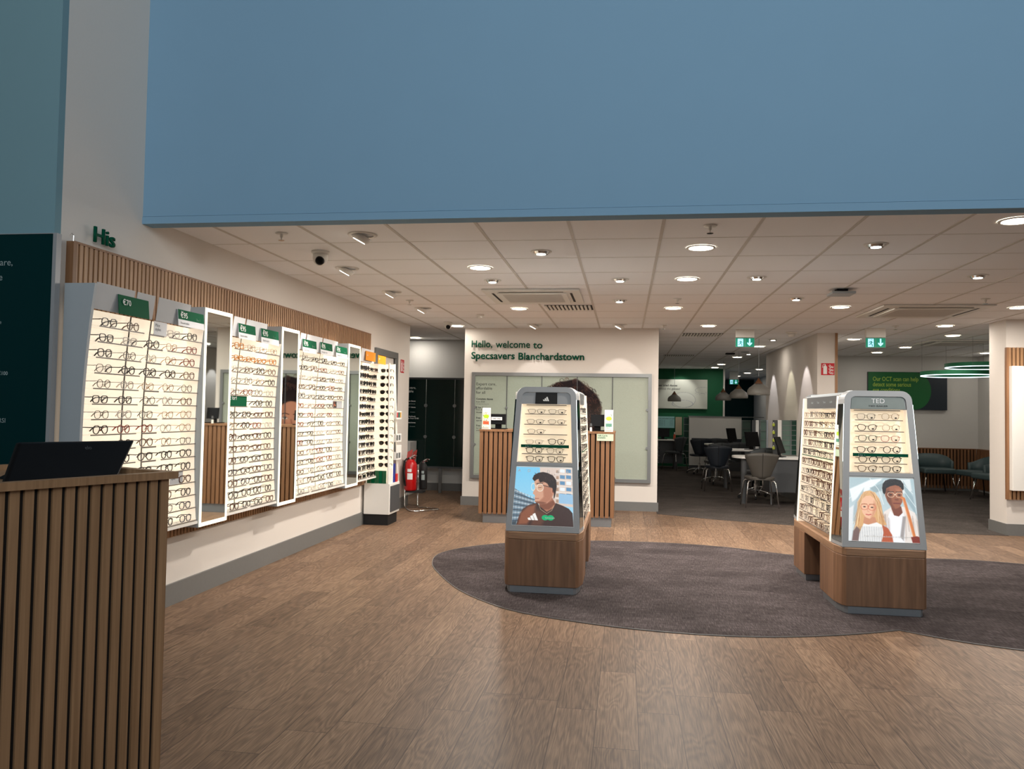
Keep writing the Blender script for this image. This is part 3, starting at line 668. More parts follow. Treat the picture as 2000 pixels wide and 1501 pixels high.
ORD = ['', 'first', 'second', 'third', 'fourth', 'fifth', 'sixth', 'seventh', 'eighth', 'ninth', 'tenth', 'eleventh', 'twelfth', 'thirteenth', 'fourteenth', 'fifteenth']
def glasses(shape, colour, loc, rot, label, group, sun=False, tagd=False, name='eyeglasses', cat='glasses'):
    key = (shape, colour, sun, tagd)
    if key not in PROTO:
        t = bpy.data.objects.new(name, None); COL.objects.link(t); t.empty_display_size = 0.03; t['category'] = cat
        f, tm, lm, tg = glasses_meshes(shape, FM[colour], THICK[colour] * (1.6 if sun else 1.4), m_sunlens if sun else m_lens)
        link('frame', f, t)
        for q in tm: link('temple', q, t)
        for q in lm: link('lens', q, t)
        if tagd: link('price_tag', tg, t)
        PROTO[key] = t; t.location = loc; t.rotation_euler = rot; t['label'] = label; t['group'] = group; CH[t.name] = [(c, []) for c in kids(t)]
        return t
    return dup(PROTO[key], loc, rot, label, group)
def row_glasses(bayname, group, y0, y1, n, zi, palette, shapes, skip=(), start=0.0):
    z = Z0S + zi * DZ + 0.0015; st = (y1 - y0) / n
    for k in range(n):
        if k in skip: continue
        c = random.choice(palette); s = random.choice(shapes)
        y = y0 + st * (k + 0.5) + random.uniform(-0.012, 0.012)
        glasses(s, c, (XS(z) - 0.002 - random.uniform(0, 0.004), y, z), (0, 0, -PI / 2 + random.uniform(-0.08, 0.05)),
                f'{c} {s} glasses, {ORD[k + 1]} from the left on shelf {ORD[NS - zi]} from top, {bayname}', group)
dark = ['black', 'black', 'black', 'tortoise', 'brown', 'navy', 'gunmetal']; mixed = ['black', 'gunmetal', 'gold', 'silver', 'black', 'brown', 'red', 'clear']; thin = ['gold', 'silver', 'gunmetal', 'black', 'clear']
for zi in range(NS):
    top = NS - zi
    pal = mixed if top < 10 else dark
    yA0, yA1 = onx(188, 640, XS(1.9)).y + 0.01, m1[0] - 0.03
    row_glasses('bay nearest camera', 'spectacle frames in the nearest wall bay', yA0, yA1, 5, zi, pal, ['round', 'square', 'pilot', 'geometric', 'round'], skip=(2,) if top == 1 else ((3,) if top == 12 else ()))
    palB = ['amber', 'black', 'amber', 'gold'] if top in (1, 2) else (mixed if top < 6 or top == 8 else dark)
    row_glasses('bay beyond first mirror', 'spectacle frames in the middle wall bay', m1[1] + 0.03, m2[0] - 0.03, 4, zi, palB, ['square', 'square', 'rectangle', 'round'], skip=(0, 1) if top == 6 else ())
    row_glasses('bay beyond second mirror', 'spectacle frames in the third wall bay', m2[1] + 0.03, m3[0] - 0.03, 5, zi, mixed if top != 5 else dark, ['rectangle', 'rectangle', 'square'], skip=(4,) if top == 6 else ())
    z = Z0S + zi * DZ + 0.0015
    for k in range(4):
        y = m3[1] + 0.10 + k * 0.163 + random.uniform(-0.01, 0.01); c = random.choice(['black', 'black', 'black', 'tortoise', 'navy', 'red' if top in (6, 9) else 'black'])
        glasses(random.choice(['pilot', 'square', 'rectangle']), c, (XS(z) - 0.002, y, z), (0, 0, -PI / 2 + random.uniform(-0.1, 0.1)),
                f'{c} sunglasses, {ORD[k + 1]} from the left on shelf {ORD[top]} from top beyond farthest mirror', 'sunglasses in the last wall bay', sun=True, name='sunglasses', cat='sunglasses')

# ================================================================== DISPLAY STANDS
HF0, HF1, ZB, ZT, LEAN = 0.285, 0.232, 0.475, 1.600, 0.14
def hwf(z): return HF0 + (HF1 - HF0) * (z - ZB) / (ZT - ZB)
def hws(z): return hwf(z) + 0.022
def yf(z): return 0.015 + (z - ZB) * LEAN
LEN = 1.66
def arch(inset, add, zb, r):
    pts = []; zt = ZT - inset
    def X(z): return hwf(z) - inset + add
    for z in (zb, 0.75, 1.0, 1.25): pts.append((-X(z), z))
    for k in range(9):
        a = PI - k * PI / 16; cz = zt - r; pts.append((-X(cz) + r + r * math.cos(a) * 1.0, cz + r * math.sin(a)))
    n = len(pts); pts += [(-x, z) for x, z in reversed(pts)]
    return pts
def stand(name, label, cx, y0, front_glasses, side, side_n, kindword):
    t = empty(name, label, 'display stand', (cx, y0, 0))
    B = lambda mb, nm, m, par=None, **k: mb.build(nm, m, par or t, **k)
    # two wooden pedestals with bevelled corners, plinths and the slab
    foot = [(-0.31, 0.15), (-0.285, 0.03), (-0.262, 0.0), (0.262, 0.0), (0.285, 0.03), (0.31, 0.15)]
    fr = foot + [(0.31, 0.56), (-0.31, 0.56)]; re = [(-x, LEN - y) for x, y in fr]
    for pl in (fr, re):
        lg = MB(); lg.prism(pl, 0.06, 0.415); B(lg, 'pedestal', m_standwood, bevel=0.004)
        cyy = sum(p[1] for p in pl) / len(pl)
        q = MB(); q.prism([(x * 0.93, cyy + (y - cyy) * 0.93 + 0.005) for x, y in pl], 0.0055, 0.06); B(q, 'plinth', m_plinth)
    q = MB(); q.prism(foot + [(-x, LEN - y) for x, y in foot], 0.415, ZB - 0.003); B(q, 'slab', m_standtop, bevel=0.006)
    # arched front and rear frames
    for end in (0, 1):
        o1 = arch(0, 0, ZB, 0.075); i1 = arch(0.042, 0, ZB + 0.04, 0.04); o2 = arch(0, 0.022, ZB, 0.085); i2 = i1; n = len(o1)
        vs = [(x, yf(z), z) for x, z in o1] + [(x, yf(z), z) for x, z in i1] + [(x, 0.245, z) for x, z in o2] + [(x, 0.245, z) for x, z in i2]
        if end: vs = [(-x, LEN - y, z) for x, y, z in vs]
        fs = []
        for i in range(n):
            j = (i + 1) % n
            fs += [(i, j, n + j, n + i), (2 * n + i, 3 * n + i, 3 * n + j, 2 * n + j), (i, 2 * n + i, 2 * n + j, j), (n + i, n + j, 3 * n + j, 3 * n + i)]
        m_ = MB(); m_.add(vs, fs); fo = B(m_, 'arched_frame', m_grey)
        for p in fo.data.polygons: p.use_smooth = False
    # core, roof and side headers
    c = MB(); D0, D1 = 0.29, LEN - 0.29
    c.hexa([(-0.16, D0, ZB), (0.16, D0, ZB), (0.16, D1, ZB), (-0.16, D1, ZB)], [(-0.10, D0, 1.47), (0.10, D0, 1.47), (0.10, D1, 1.47), (-0.10, D1, 1.47)])
    c.box((-0.235, D0, 1.47), (0.235, D1, 1.575)); c.box((-0.20, D0, 1.575), (0.20, D1, 1.59)); B(c, 'core', m_lgrey)
    for sx in (-1, 1):
        lo = [(sx * 0.163, D0 + 0.004, ZB + 0.004), (sx * 0.168, D0 + 0.004, ZB + 0.004), (sx * 0.168, D1 - 0.004, ZB + 0.004), (sx * 0.163, D1 - 0.004, ZB + 0.004)]
        hi = [(sx * 0.103, D0 + 0.004, 1.468), (sx * 0.108, D0 + 0.004, 1.468), (sx * 0.108, D1 - 0.004, 1.468), (sx * 0.103, D1 - 0.004, 1.468)]
        B(MB().hexa(lo, hi), 'side_panel', m_cream_s)
        h = MB(); h.box((sx * 0.2355, D0 + 0.02, 1.475), (sx * 0.2385, D1 - 0.02, 1.565)); ho = B(h, 'side_header', m_dgrey)
        # post mirror between the front frame and the side
        for en in (0, 1):
            a0, a1 = ZB + 0.03, 1.50
            def P(x, y, z): return (sx * x, y if not en else LEN - y, z)
            q = MB()
            for (u0, u1, off, mi) in ((0.06, 0.94, 0.003, 0),):
                q.hexa([P(hwf(a0) + 0.022 * u0 + off, yf(a0) + (0.245 - yf(a0)) * u0, a0), P(hwf(a0) + 0.022 * u1 + off, yf(a0) + (0.245 - yf(a0)) * u1, a0), P(hwf(a0) + 0.022 * u1, yf(a0) + (0.245 - yf(a0)) * u1, a0), P(hwf(a0) + 0.022 * u0, yf(a0) + (0.245 - yf(a0)) * u0, a0)],
                       [P(hwf(a1) + 0.022 * u0 + off, yf(a1) + (0.245 - yf(a1)) * u0, a1), P(hwf(a1) + 0.022 * u1 + off, yf(a1) + (0.245 - yf(a1)) * u1, a1), P(hwf(a1) + 0.022 * u1, yf(a1) + (0.245 - yf(a1)) * u1, a1), P(hwf(a1) + 0.022 * u0, yf(a1) + (0.245 - yf(a1)) * u0, a1)])
            B(q, 'mirror_strip', m_mirror)
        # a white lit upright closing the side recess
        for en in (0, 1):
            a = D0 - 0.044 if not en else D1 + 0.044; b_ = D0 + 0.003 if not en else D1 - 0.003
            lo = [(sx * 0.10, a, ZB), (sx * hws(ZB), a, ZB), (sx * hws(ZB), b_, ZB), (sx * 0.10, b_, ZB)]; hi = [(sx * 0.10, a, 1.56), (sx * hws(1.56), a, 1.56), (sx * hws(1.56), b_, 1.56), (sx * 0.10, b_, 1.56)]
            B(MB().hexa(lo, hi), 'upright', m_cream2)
        for i in range(12):
            z = 0.52 + i * 0.0795
            q = MB(); q.box((sx * (0.165 - (z - ZB) * 0.06), D0 + 0.01, z - 0.002), (sx * (hws(z) - 0.006), D1 - 0.01, z)); so = B(q, 'shelf', m_acry)
            q = MB()
            for k in range(3):
                L_ = (D1 - D0 - 0.02) / 3; q.box((sx * (hws(z) - 0.006), D0 + 0.015 + k * L_, z - 0.006 - 0.003 * k), (sx * (hws(z) - 0.003), D0 + 0.005 + (k + 1) * L_, z + 0.001 - 0.003 * k))
            e_ = q.build('shelf_edge', m_green2 if i == 7 else m_shelf, so)
    # front niche: lit back, cheeks, divider, header
    zn0, zn1 = 1.005, 1.462
    wi = lambda z: hwf(z) - 0.041
    q = MB(); q.hexa([(-wi(zn0), 0.170, zn0), (wi(zn0), 0.170, zn0), (wi(zn0), 0.18, zn0), (-wi(zn0), 0.18, zn0)], [(-wi(zn1), yf(zn1) + 0.075, zn1), (wi(zn1), yf(zn1) + 0.075, zn1), (wi(zn1), yf(zn1) + 0.085, zn1), (-wi(zn1), yf(zn1) + 0.085, zn1)]); B(q, 'niche_panel', m_cream_s)
    for sx in (-1, 1):
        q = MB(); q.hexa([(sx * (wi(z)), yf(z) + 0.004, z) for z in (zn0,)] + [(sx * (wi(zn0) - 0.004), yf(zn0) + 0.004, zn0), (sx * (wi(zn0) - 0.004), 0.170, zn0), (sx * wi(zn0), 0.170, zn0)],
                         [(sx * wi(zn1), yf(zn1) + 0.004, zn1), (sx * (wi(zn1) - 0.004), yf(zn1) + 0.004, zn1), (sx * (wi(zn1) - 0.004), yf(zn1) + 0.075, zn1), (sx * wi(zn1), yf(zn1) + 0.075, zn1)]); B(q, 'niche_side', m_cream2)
    q = MB(); q.hexa([(-wi(0.978), yf(0.978) - 0.002, 0.978), (wi(0.978), yf(0.978) - 0.002, 0.978), (wi(0.978), 0.18, 0.978), (-wi(0.978), 0.18, 0.978)], [(-wi(zn0), yf(zn0) - 0.002, zn0 - 0.001), (wi(zn0), yf(zn0) - 0.002, zn0 - 0.001), (wi(zn0), 0.18, zn0 - 0.001), (-wi(zn0), 0.18, zn0 - 0.001)]); B(q, 'divider', m_grey)
    q = MB(); q.hexa([(-wi(zn1), yf(zn1) + 0.012, zn1 + 0.001), (wi(zn1), yf(zn1) + 0.012, zn1 + 0.001), (wi(zn1), yf(zn1) + 0.085, zn1 + 0.001), (-wi(zn1), yf(zn1) + 0.085, zn1 + 0.001)], [(-wi(1.558), yf(1.558) + 0.012, 1.556), (wi(1.558), yf(1.558) + 0.012, 1.556), (wi(1.558), yf(1.558) + 0.08, 1.556), (-wi(1.558), yf(1.558) + 0.08, 1.556)]); B(q, 'header', m_grey)
    q = MB(); q.hexa([(-wi(0.52), yf(0.52) + 0.006, 0.517), (wi(0.52), yf(0.52) + 0.006, 0.517), (wi(0.52), 0.15, 0.517), (-wi(0.52), 0.15, 0.517)], [(-wi(0.975), yf(0.975) + 0.006, 0.975), (wi(0.975), yf(0.975) + 0.006, 0.975), (wi(0.975), 0.17, 0.975), (-wi(0.975), 0.17, 0.975)]); B(q, 'lightbox', m_wplas)
    zs = [1.385, 1.303, 1.225, 1.142, 1.072, 1.006]
    q = MB()
    for i, z in enumerate(zs):
        ww = wi(z) - 0.035
        if i == 5: continue
        q = MB(); q.box((-ww, yf(z) + 0.004, z - 0.003), (ww, 0.165, z)); so = B(q, 'shelf', m_acry)
        if i == 3: MB().box((-ww - 0.012, yf(z) - 0.004, z - 0.022), (ww + 0.012, yf(z) + 0.002, z + 0.001)).build('promo_strip', m_green2, so)
        else: MB().box((-ww, yf(z), z - 0.005), (ww, yf(z) + 0.004, z + 0.001)).build('shelf_edge', m_shelf, so)
    so = MB().box((-0.16, yf(1.455) + 0.03, 1.452), (0.16, yf(1.455) + 0.045, 1.458)); B(so, 'top_rail', m_shelf)
    text('lettering', '2 for 1', 0.013, m_textg, (cx - 0.155, y0 + yf(1.132) - 0.0055, 1.124), (1, 0, 0), (0, 0, 1), t)
    for i, (z, cols) in enumerate(zip(zs, front_glasses)):
        for k, cs in enumerate(cols):
            if cs is None: continue
            c_, s_ = cs
            glasses(s_, c_, (cx - 0.082 + 0.166 * k + random.uniform(-0.006, 0.006), y0 + yf(z) + 0.030, z + 0.0015), (0, 0, PI + random.uniform(-0.05, 0.05)),
                    f'{c_} {s_} glasses, {"left" if k == 0 else "right"} pair on shelf {ORD[i + 1]} from top, front of {kindword}', 'frames on the front of the ' + kindword, tagd=True)
    return t
YA, YT, XA, XT = 6.03, 5.90, -0.622, 1.835
adi = [[('gunmetal', 'rectangle'), ('gunmetal', 'rectangle')], [('gunmetal', 'rectangle'), ('gunmetal', 'rectangle')], [('gunmetal', 'rectangle'), None], [('silver', 'rectangle'), ('black', 'square')], [('black', 'square'), ('gunmetal', 'square')], [('black', 'square'), ('black', 'square')]]
ted = [[('gunmetal', 'square'), ('gold', 'geometric')], [('black', 'cateye'), ('gold', 'geometric')], [('green', 'square'), ('pink', 'square')], [('black', 'cateye'), ('black', 'round')], [('black', 'cateye'), ('black', 'cateye')], [('brown', 'cateye'), ('black', 'square')]]
sA = stand('display_stand', 'grey arched frame display stand with sports poster of a man looking left', XA, YA, adi, 1, 0, 'sports brand stand')
sT = stand('display_stand', 'grey arched frame display stand with poster of a blonde woman and a man', XT, YT, ted, -1, 0, 'designer brand stand')

UPF = (0, LEAN, 1)
def fpt(cx, y0, u, z, off=0.0): return (cx + u, y0 + yf(z) - off, z)
# sports stand: black header badge with three slanted bars
q = MB(); q.hexa([(-0.088, yf(1.464) + 0.006, 1.466), (0.088, yf(1.464) + 0.006, 1.466), (0.088, yf(1.464) + 0.012, 1.466), (-0.088, yf(1.464) + 0.012, 1.466)], [(-0.086, yf(1.556) + 0.006, 1.555), (0.086, yf(1.556) + 0.006, 1.555), (0.086, yf(1.556) + 0.012, 1.555), (-0.086, yf(1.556) + 0.012, 1.555)])
q.build('header_badge', m_blackm, sA)
def bars(t, cx, y0, u0, z0, s, m):
    q = MB()
    for k, h in enumerate((0.38, 0.68, 1.0)):
        w_ = 0.27; x0 = u0 + s * (0.36 * k); lean = 0.0
        # slanted parallelogram cut flat at the foot
        hh = s * h * 0.78; sl = -hh * 0.58
        pts = [(x0, z0), (x0 + s * w_, z0), (x0 + s * w_ + sl * 0.62 + 0.0, z0 + hh), (x0 + sl * 0.62 - 0.0, z0 + hh * 0.86)]
        # bars lean to the left at the head
        q.add([(x, yf(z) + y_off[0], z) for x, z in pts], [(0, 1, 2, 3)])
    return q.build('three_bar_mark', m, t)
y_off = [0.005]; bars(sA, XA, YA, -0.022, 1.487, 0.045, m_text)
q = MB(); q.hexa([(-0.19, yf(1.464) + 0.008, 1.466), (0.19, yf(1.464) + 0.008, 1.466), (0.19, yf(1.464) + 0.012, 1.466), (-0.19, yf(1.464) + 0.012, 1.466)], [(-0.18, yf(1.556) + 0.008, 1.554), (0.18, yf(1.556) + 0.008, 1.554), (0.18, yf(1.556) + 0.012, 1.554), (-0.18, yf(1.556) + 0.012, 1.554)])
q.build('header_plate', mat('sage_grey_plate', (112, 122, 118), 0.4), sT)
text('lettering', 'TED', 0.036, m_card, (XT - 0.046, YT + yf(1.505) + 0.006, 1.508), (1, 0, 0), UPF, sT, width=0.092)
text('lettering', 'TED BAKER', 0.012, m_blackm, (XT - 0.068, YT + yf(1.482) + 0.006, 1.482), (1, 0, 0), UPF, sT, width=0.136)
for i, s_ in enumerate(('Ander', 'Ander', 'Tocoa', 'Tocoa', 'Lulufin', 'Tulufin')):
    text('lettering', s_, 0.018, m_textg, (XT - 0.2395, YT + LEN - 0.27 - i * 0.205, 1.512), (0, -1, 0), (0, 0, 1), sT, width=0.075)
    text('lettering', s_, 0.018, m_textg, (XA + 0.2395, YA + 0.25 + i * 0.205, 1.512), (0, 1, 0), (0, 0, 1), sA, width=0.075)

# posters
def n4(pts, x0, y0, w_, h_): return [((x - x0) / w_, (y - y0) / h_) for x, y in pts]
A = Art(230, 220, (120, 196, 232))
A.blend(np.clip(A.Y * 0.9, 0, 1), (176, 214, 234))
T = lambda pts: n4(pts, 745, 1003, 425, 400)
A.poly(T([(925, 1000), (1170, 1000), (1170, 1270), (1040, 1255), (930, 1100)]), (214, 196, 184))
for r_ in range(6):
    for c_ in range(2):
        x_, y_ = 1078 + c_ * 46, 1010 + r_ * 42
        A.poly(T([(x_, y_), (x_ + 36, y_ + 2), (x_ + 36, y_ + 26), (x_, y_ + 24)]), (96, 140, 176) if (r_ + c_) % 3 else (228, 236, 240))
    A.poly(T([(1050, 1020 + r_ * 40), (1068, 1020 + r_ * 40), (1068, 1042 + r_ * 40), (1050, 1042 + r_ * 40)]), (170, 140, 118)); A.line(T([(1045, 1000 + r_ * 42), (1172, 1006 + r_ * 42)]), 0.012, (236, 228, 220))
A.poly(T([(1070, 1180), (1170, 1185), (1170, 1250), (1070, 1245)]), (150, 190, 220))
A.poly(T([(745, 1150), (800, 1185), (895, 1235), (900, 1300), (840, 1360), (745, 1395)]), (120, 140, 154))
for i in range(13):
    A.line(T([(745, 1165 + i * 19), (900, 1215 + i * 13)]), 0.014, (56, 66, 78) if i % 2 else (196, 206, 212), 0.01)
for i in range(7): A.line(T([(755 + i * 22, 1160 + i * 8), (752 + i * 22, 1390)]), 0.006, (60, 72, 84), 0.008, 0.7)
A.poly(T([(930, 1225), (1015, 1195), (1045, 1248), (1040, 1292), (990, 1318), (935, 1300)]), (166, 110, 86), 0.01)
A.poly(T([(926, 1245), (980, 1252), (1030, 1225), (1045, 1250), (1000, 1290), (940, 1290)]), (120, 72, 54), 0.02, 0.8)
A.poly(T([(888, 1098), (905, 1082), (960, 1090), (1012, 1120), (1042, 1150), (1030, 1192), (1012, 1222), (985, 1248), (945, 1256), (912, 1250), (896, 1238), (899, 1222), (893, 1212), (898, 1203), (892, 1192), (880, 1184), (884, 1172), (894, 1150), (890, 1128)]), (206, 156, 130), 0.006)
A.poly(T([(940, 1120), (1012, 1130), (1035, 1165), (1010, 1225), (975, 1250), (940, 1256), (925, 1240), (960, 1205), (955, 1160)]), (166, 108, 84), 0.03, 0.75)
A.poly(T([(896, 1238), (912, 1250), (950, 1256), (985, 1246), (960, 1240), (920, 1236)]), (120, 76, 60), 0.012, 0.8)
A.line(T([(897, 1218), (925, 1217)]), 0.010, (150, 84, 76), 0.008)
A.ell(*T([(1026, 1162)])[0], 0.030, 0.050, (196, 134, 108), 0.2); A.ell(*T([(1027, 1163)])[0], 0.016, 0.030, (132, 80, 62), 0.4)
A.poly(T([(872, 1082), (884, 1056), (915, 1040), (950, 1034), (985, 1040), (1025, 1056), (1050, 1088), (1054, 1130), (1048, 1170), (1040, 1206), (1032, 1216), (1034, 1178), (1020, 1140), (1000, 1138), (985, 1112), (955, 1100), (928, 1108), (918, 1082), (900, 1090), (890, 1100), (880, 1092)]), (46, 32, 28), 0.008)
for i in range(60):
    x_, y_ = T([(random.uniform(880, 1048), 0)])[0][0], 0; a_ = random.uniform(1040, 1110); x_ = random.uniform(885, 1040)
    A.line(T([(x_, a_), (x_ + random.uniform(-10, 12), a_ + random.uniform(4, 16))]), 0.005, random.choice([(84, 58, 48), (28, 20, 20), (66, 44, 38)]), 0.006, 0.7)
for cx_ in ((882, 1138), (932, 1142)):
    A.ell(*T([cx_])[0], 0.036 if cx_[0] < 900 else 0.056, 0.062, (236, 226, 210), 0.16, 0.95, ring=0.10)
A.ell(*T([(932, 1142)])[0], 0.05, 0.054, (226, 190, 160), 0.2, 0.45)
A.line(T([(896, 1132), (912, 1132)]), 0.010, (236, 226, 210)); A.line(T([(954, 1126), (1018, 1140)]), 0.011, (74, 60, 54))
A.line(T([(905, 1116), (948, 1110)]), 0.011, (52, 34, 28), 0.01); A.line(T([(920, 1143), (940, 1141)]), 0.008, (60, 40, 34), 0.008)
A.poly(T([(775, 1400), (790, 1345), (815, 1290), (860, 1262), (915, 1246), (935, 1270), (985, 1306), (1030, 1280), (1048, 1244), (1100, 1262), (1140, 1280), (1166, 1310), (1172, 1403), (745, 1403)]), (66, 48, 44), 0.008)
A.poly(T([(745, 1403), (745, 1380), (775, 1375), (775, 1403)]), (70, 80, 88), 0.01)
A.poly(T([(800, 1320), (850, 1272), (905, 1258), (900, 1320), (850, 1395), (785, 1400)]), (150, 92, 66), 0.05, 0.85)
A.poly(T([(900, 1290), (960, 1305), (985, 1330), (950, 1400), (880, 1400)]), (110, 70, 54), 0.06, 0.7)
A.line(T([(925, 1252), (940, 1290), (985, 1318), (1020, 1295), (1035, 1262)]), 0.005, (216, 190, 150), 0.006)
for k, h in enumerate((18, 34, 50)):
    x_ = 858 + k * 24; A.poly(T([(x_, 1366), (x_ + 20, 1366), (x_ + 20 - h * 0.45, 1366 - h), (x_ - h * 0.45 + 2, 1366 - h * 0.8)]), (240, 236, 232), 0.004)
A.ell(*T([(975, 1346)])[0], 0.058, 0.045, (24, 170, 108), 0.1); A.ell(*T([(1012, 1346)])[0], 0.058, 0.045, (24, 170, 108), 0.1)
A.noise(2.5)
wpb, wpt = 2 * (hwf(0.52) - 0.043), 2 * (hwf(0.97) - 0.043)
po = A.build('poster', fpt(XA, YA, -wpb / 2, 0.520, -0.004), (1, 0, 0), UPF, wpb, 0.450, 0.80, sA, w_top=wpt)
for i, ch in enumerate('ADIDAS'):
    text('poster_lettering', ch, 0.023, m_text, fpt(XA, YA, -0.205 + i * 0.0765, 0.930 - 0.001 * i, 0.0035), (1, 0, 0), UPF, po, bold=0.01)
text('poster_lettering', 'Specsavers', 0.011, m_text, fpt(XA, YA, 0.018, 0.579, 0.0035), (1, 0, 0), UPF, po, width=0.075, bold=0.01)

B_ = Art(240, 220, (196, 210, 214))
T = lambda pts: n4(pts, 420, 628, 445, 392)
B_.blend(np.clip(1 - B_.Y * 1.4, 0, 1) * 0.7, (150, 176, 184))
for pts, c_ in (([(420, 700), (560, 640), (650, 628), (560, 700), (440, 780)], (228, 234, 236)), ([(560, 690), (700, 640), (640, 760)], (150, 170, 176)), ([(420, 900), (470, 760), (520, 690), (480, 900)], (168, 184, 190)), ([(640, 700), (660, 640), (840, 628), (845, 700), (790, 720)], (214, 222, 224)),
                ([(790, 640), (850, 740), (860, 850), (800, 760)], (150, 172, 180)), ([(420, 820), (450, 800), (440, 1020), (420, 1020)], (222, 226, 228)), ([(600, 720), (650, 700), (640, 820), (610, 780)], (190, 204, 208))): B_.poly(T(pts), c_, 0.02)
for pts in ([(420, 760), (500, 690), (640, 640)], [(560, 628), (620, 700), (650, 790)], [(790, 700), (860, 800)], [(780, 650), (850, 720)]): B_.line(T(pts), 0.006, (240, 244, 244), 0.008)
# man behind
B_.poly(T([(640, 1020), (636, 880), (650, 835), (700, 805), (780, 800), (850, 835), (870, 900), (870, 1020)]), (228, 220, 214), 0.008)
B_.poly(T([(700, 815), (695, 780), (765, 800), (772, 840), (745, 862), (715, 856)]), (120, 66, 48), 0.01)
B_.poly(T([(690, 830), (715, 856), (745, 862), (775, 835), (782, 900), (770, 1020), (690, 1020), (650, 930)]), (240, 242, 246), 0.01)
for i in range(26):
    x_ = random.choice([random.uniform(640, 690), random.uniform(790, 866)]); B_.line(T([(x_, random.uniform(840, 900)), (x_ + random.uniform(-12, 12), random.uniform(930, 1010))]), 0.008, random.choice([(186, 172, 164), (206, 196, 190), (150, 130, 120)]), 0.02, 0.6)
B_.poly(T([(664, 700), (668, 672), (700, 660), (760, 664), (780, 690), (782, 730), (775, 772), (752, 806), (726, 816), (700, 804), (676, 770), (662, 735)]), (150, 92, 66), 0.008)
B_.poly(T([(664, 700), (690, 690), (700, 740), (708, 790), (722, 812), (700, 804), (676, 770)]), (104, 58, 42), 0.03, 0.7)
B_.poly(T([(735, 690), (770, 690), (770, 720), (745, 730)]), (186, 124, 92), 0.04, 0.6)
B_.line(T([(735, 712), (738, 752)]), 0.012, (178, 116, 86), 0.02, 0.7)
B_.ell(*T([(738, 758)])[0], 0.030, 0.018, (110, 62, 46), 0.4, 0.7); B_.line(T([(716, 781), (757, 781)]), 0.016, (112, 52, 48), 0.012)
B_.poly(T([(648, 716), (644, 690), (650, 662), (668, 642), (700, 631), (740, 630), (775, 638), (792, 660), (792, 690), (784, 700), (770, 676), (735, 668), (700, 676), (672, 690), (666, 716), (658, 728)]), (26, 20, 20), 0.008)
for i in range(70):
    a_ = random.uniform(0, PI); r1 = random.uniform(0.10, 0.155); c0 = T([(718, 690)])[0]
    B_.ell(c0[0] + r1 * math.cos(a_), c0[1] - r1 * 0.95 * math.sin(a_), 0.010, 0.010, random.choice([(48, 38, 36), (14, 10, 10), (30, 24, 22)]), 0.5, 0.8)
for cx_ in ((702, 729), (757, 729)):
    B_.ell(*T([cx_])[0], 0.050, 0.040, (232, 208, 180), 0.14, 0.9, ring=0.09); B_.ell(*T([cx_])[0], 0.020, 0.010, (34, 20, 18), 0.4)
    B_.line(T([(cx_[0] - 20, 711), (cx_[0] + 18, 710)]), 0.010, (30, 18, 16), 0.01)
B_.line(T([(724, 726), (736, 726)]), 0.010, (232, 208, 180))
B_.line(T([(772, 745), (786, 750), (812, 860), (835, 985)]), 0.040, (206, 122, 70), 0.008); B_.line(T([(778, 750), (826, 975)]), 0.012, (236, 164, 110), 0.015, 0.7)
B_.poly(T([(812, 985), (850, 978), (872, 985), (872, 1020), (820, 1020)]), (128, 54, 44), 0.012)
B_.poly(T([(745, 985), (770, 860), (790, 860), (765, 1010)]), (140, 132, 130), 0.02, 0.8)
# woman in front
B_.poly(T([(452, 985), (462, 930), (478, 880), (482, 820), (484, 770), (500, 735), (530, 711), (562, 706), (595, 720), (622, 755), (636, 800), (640, 850), (652, 890), (664, 915), (640, 920), (600, 905), (520, 905), (500, 950), (475, 990)]), (214, 168, 116), 0.01)
for i in range(90):
    sx_ = random.choice([-1, 1]); x0_ = 552 + sx_ * random.uniform(46, 78); x1_ = 552 + sx_ * random.uniform(56, 104)
    B_.line(T([(556 + sx_ * random.uniform(5, 40), 716), (x0_, 780), (x1_, random.uniform(860, 965))]), 0.005, random.choice([(236, 204, 156), (168, 112, 68), (196, 140, 88), (246, 222, 184)]), 0.008, 0.6)
B_.poly(T([(512, 905), (520, 870), (590, 870), (602, 905), (570, 930), (535, 930)]), (200, 140, 108), 0.012)
B_.poly(T([(500, 800), (506, 765), (530, 742), (562, 738), (588, 755), (600, 790), (598, 830), (582, 862), (556, 882), (530, 874), (508, 845)]), (232, 184, 152), 0.008)
B_.poly(T([(585, 770), (600, 790), (598, 830), (580, 864), (560, 880), (575, 840)]), (196, 134, 100), 0.03, 0.7)
for cx_ in ((522, 808), (572, 811)):
    B_.ell(*T([cx_])[0], 0.056, 0.048, (206, 112, 84), 0.12, 0.9, ring=0.09); B_.ell(*T([cx_])[0], 0.019, 0.010, (60, 40, 40), 0.4)
    B_.line(T([(cx_[0] - 18, 792), (cx_[0] + 16, 791)]), 0.008, (150, 100, 66), 0.01)
B_.line(T([(544, 806), (552, 806)]), 0.010, (206, 112, 84)); B_.line(T([(545, 800), (542, 835), (552, 838)]), 0.008, (200, 140, 112), 0.012, 0.8)
B_.line(T([(532, 855), (548, 858), (564, 854)]), 0.014, (188, 84, 80), 0.008)
B_.poly(T([(478, 1020), (492, 960), (515, 912), (545, 918), (600, 902), (634, 918), (640, 960), (628, 1020)]), (238, 238, 236), 0.008)
for i in range(15): B_.line(T([(488 + i * 11, 930), (482 + i * 11, 1020)]), 0.005, (96, 104, 116), 0.006, 0.85)
B_.poly(T([(634, 918), (670, 935), (694, 975), (700, 1020), (626, 1020), (642, 965)]), (182, 92, 62), 0.012)
B_.poly(T([(440, 1020), (448, 960), (470, 930), (492, 950), (480, 1020)]), (120, 96, 92), 0.02)
B_.noise(2.5)
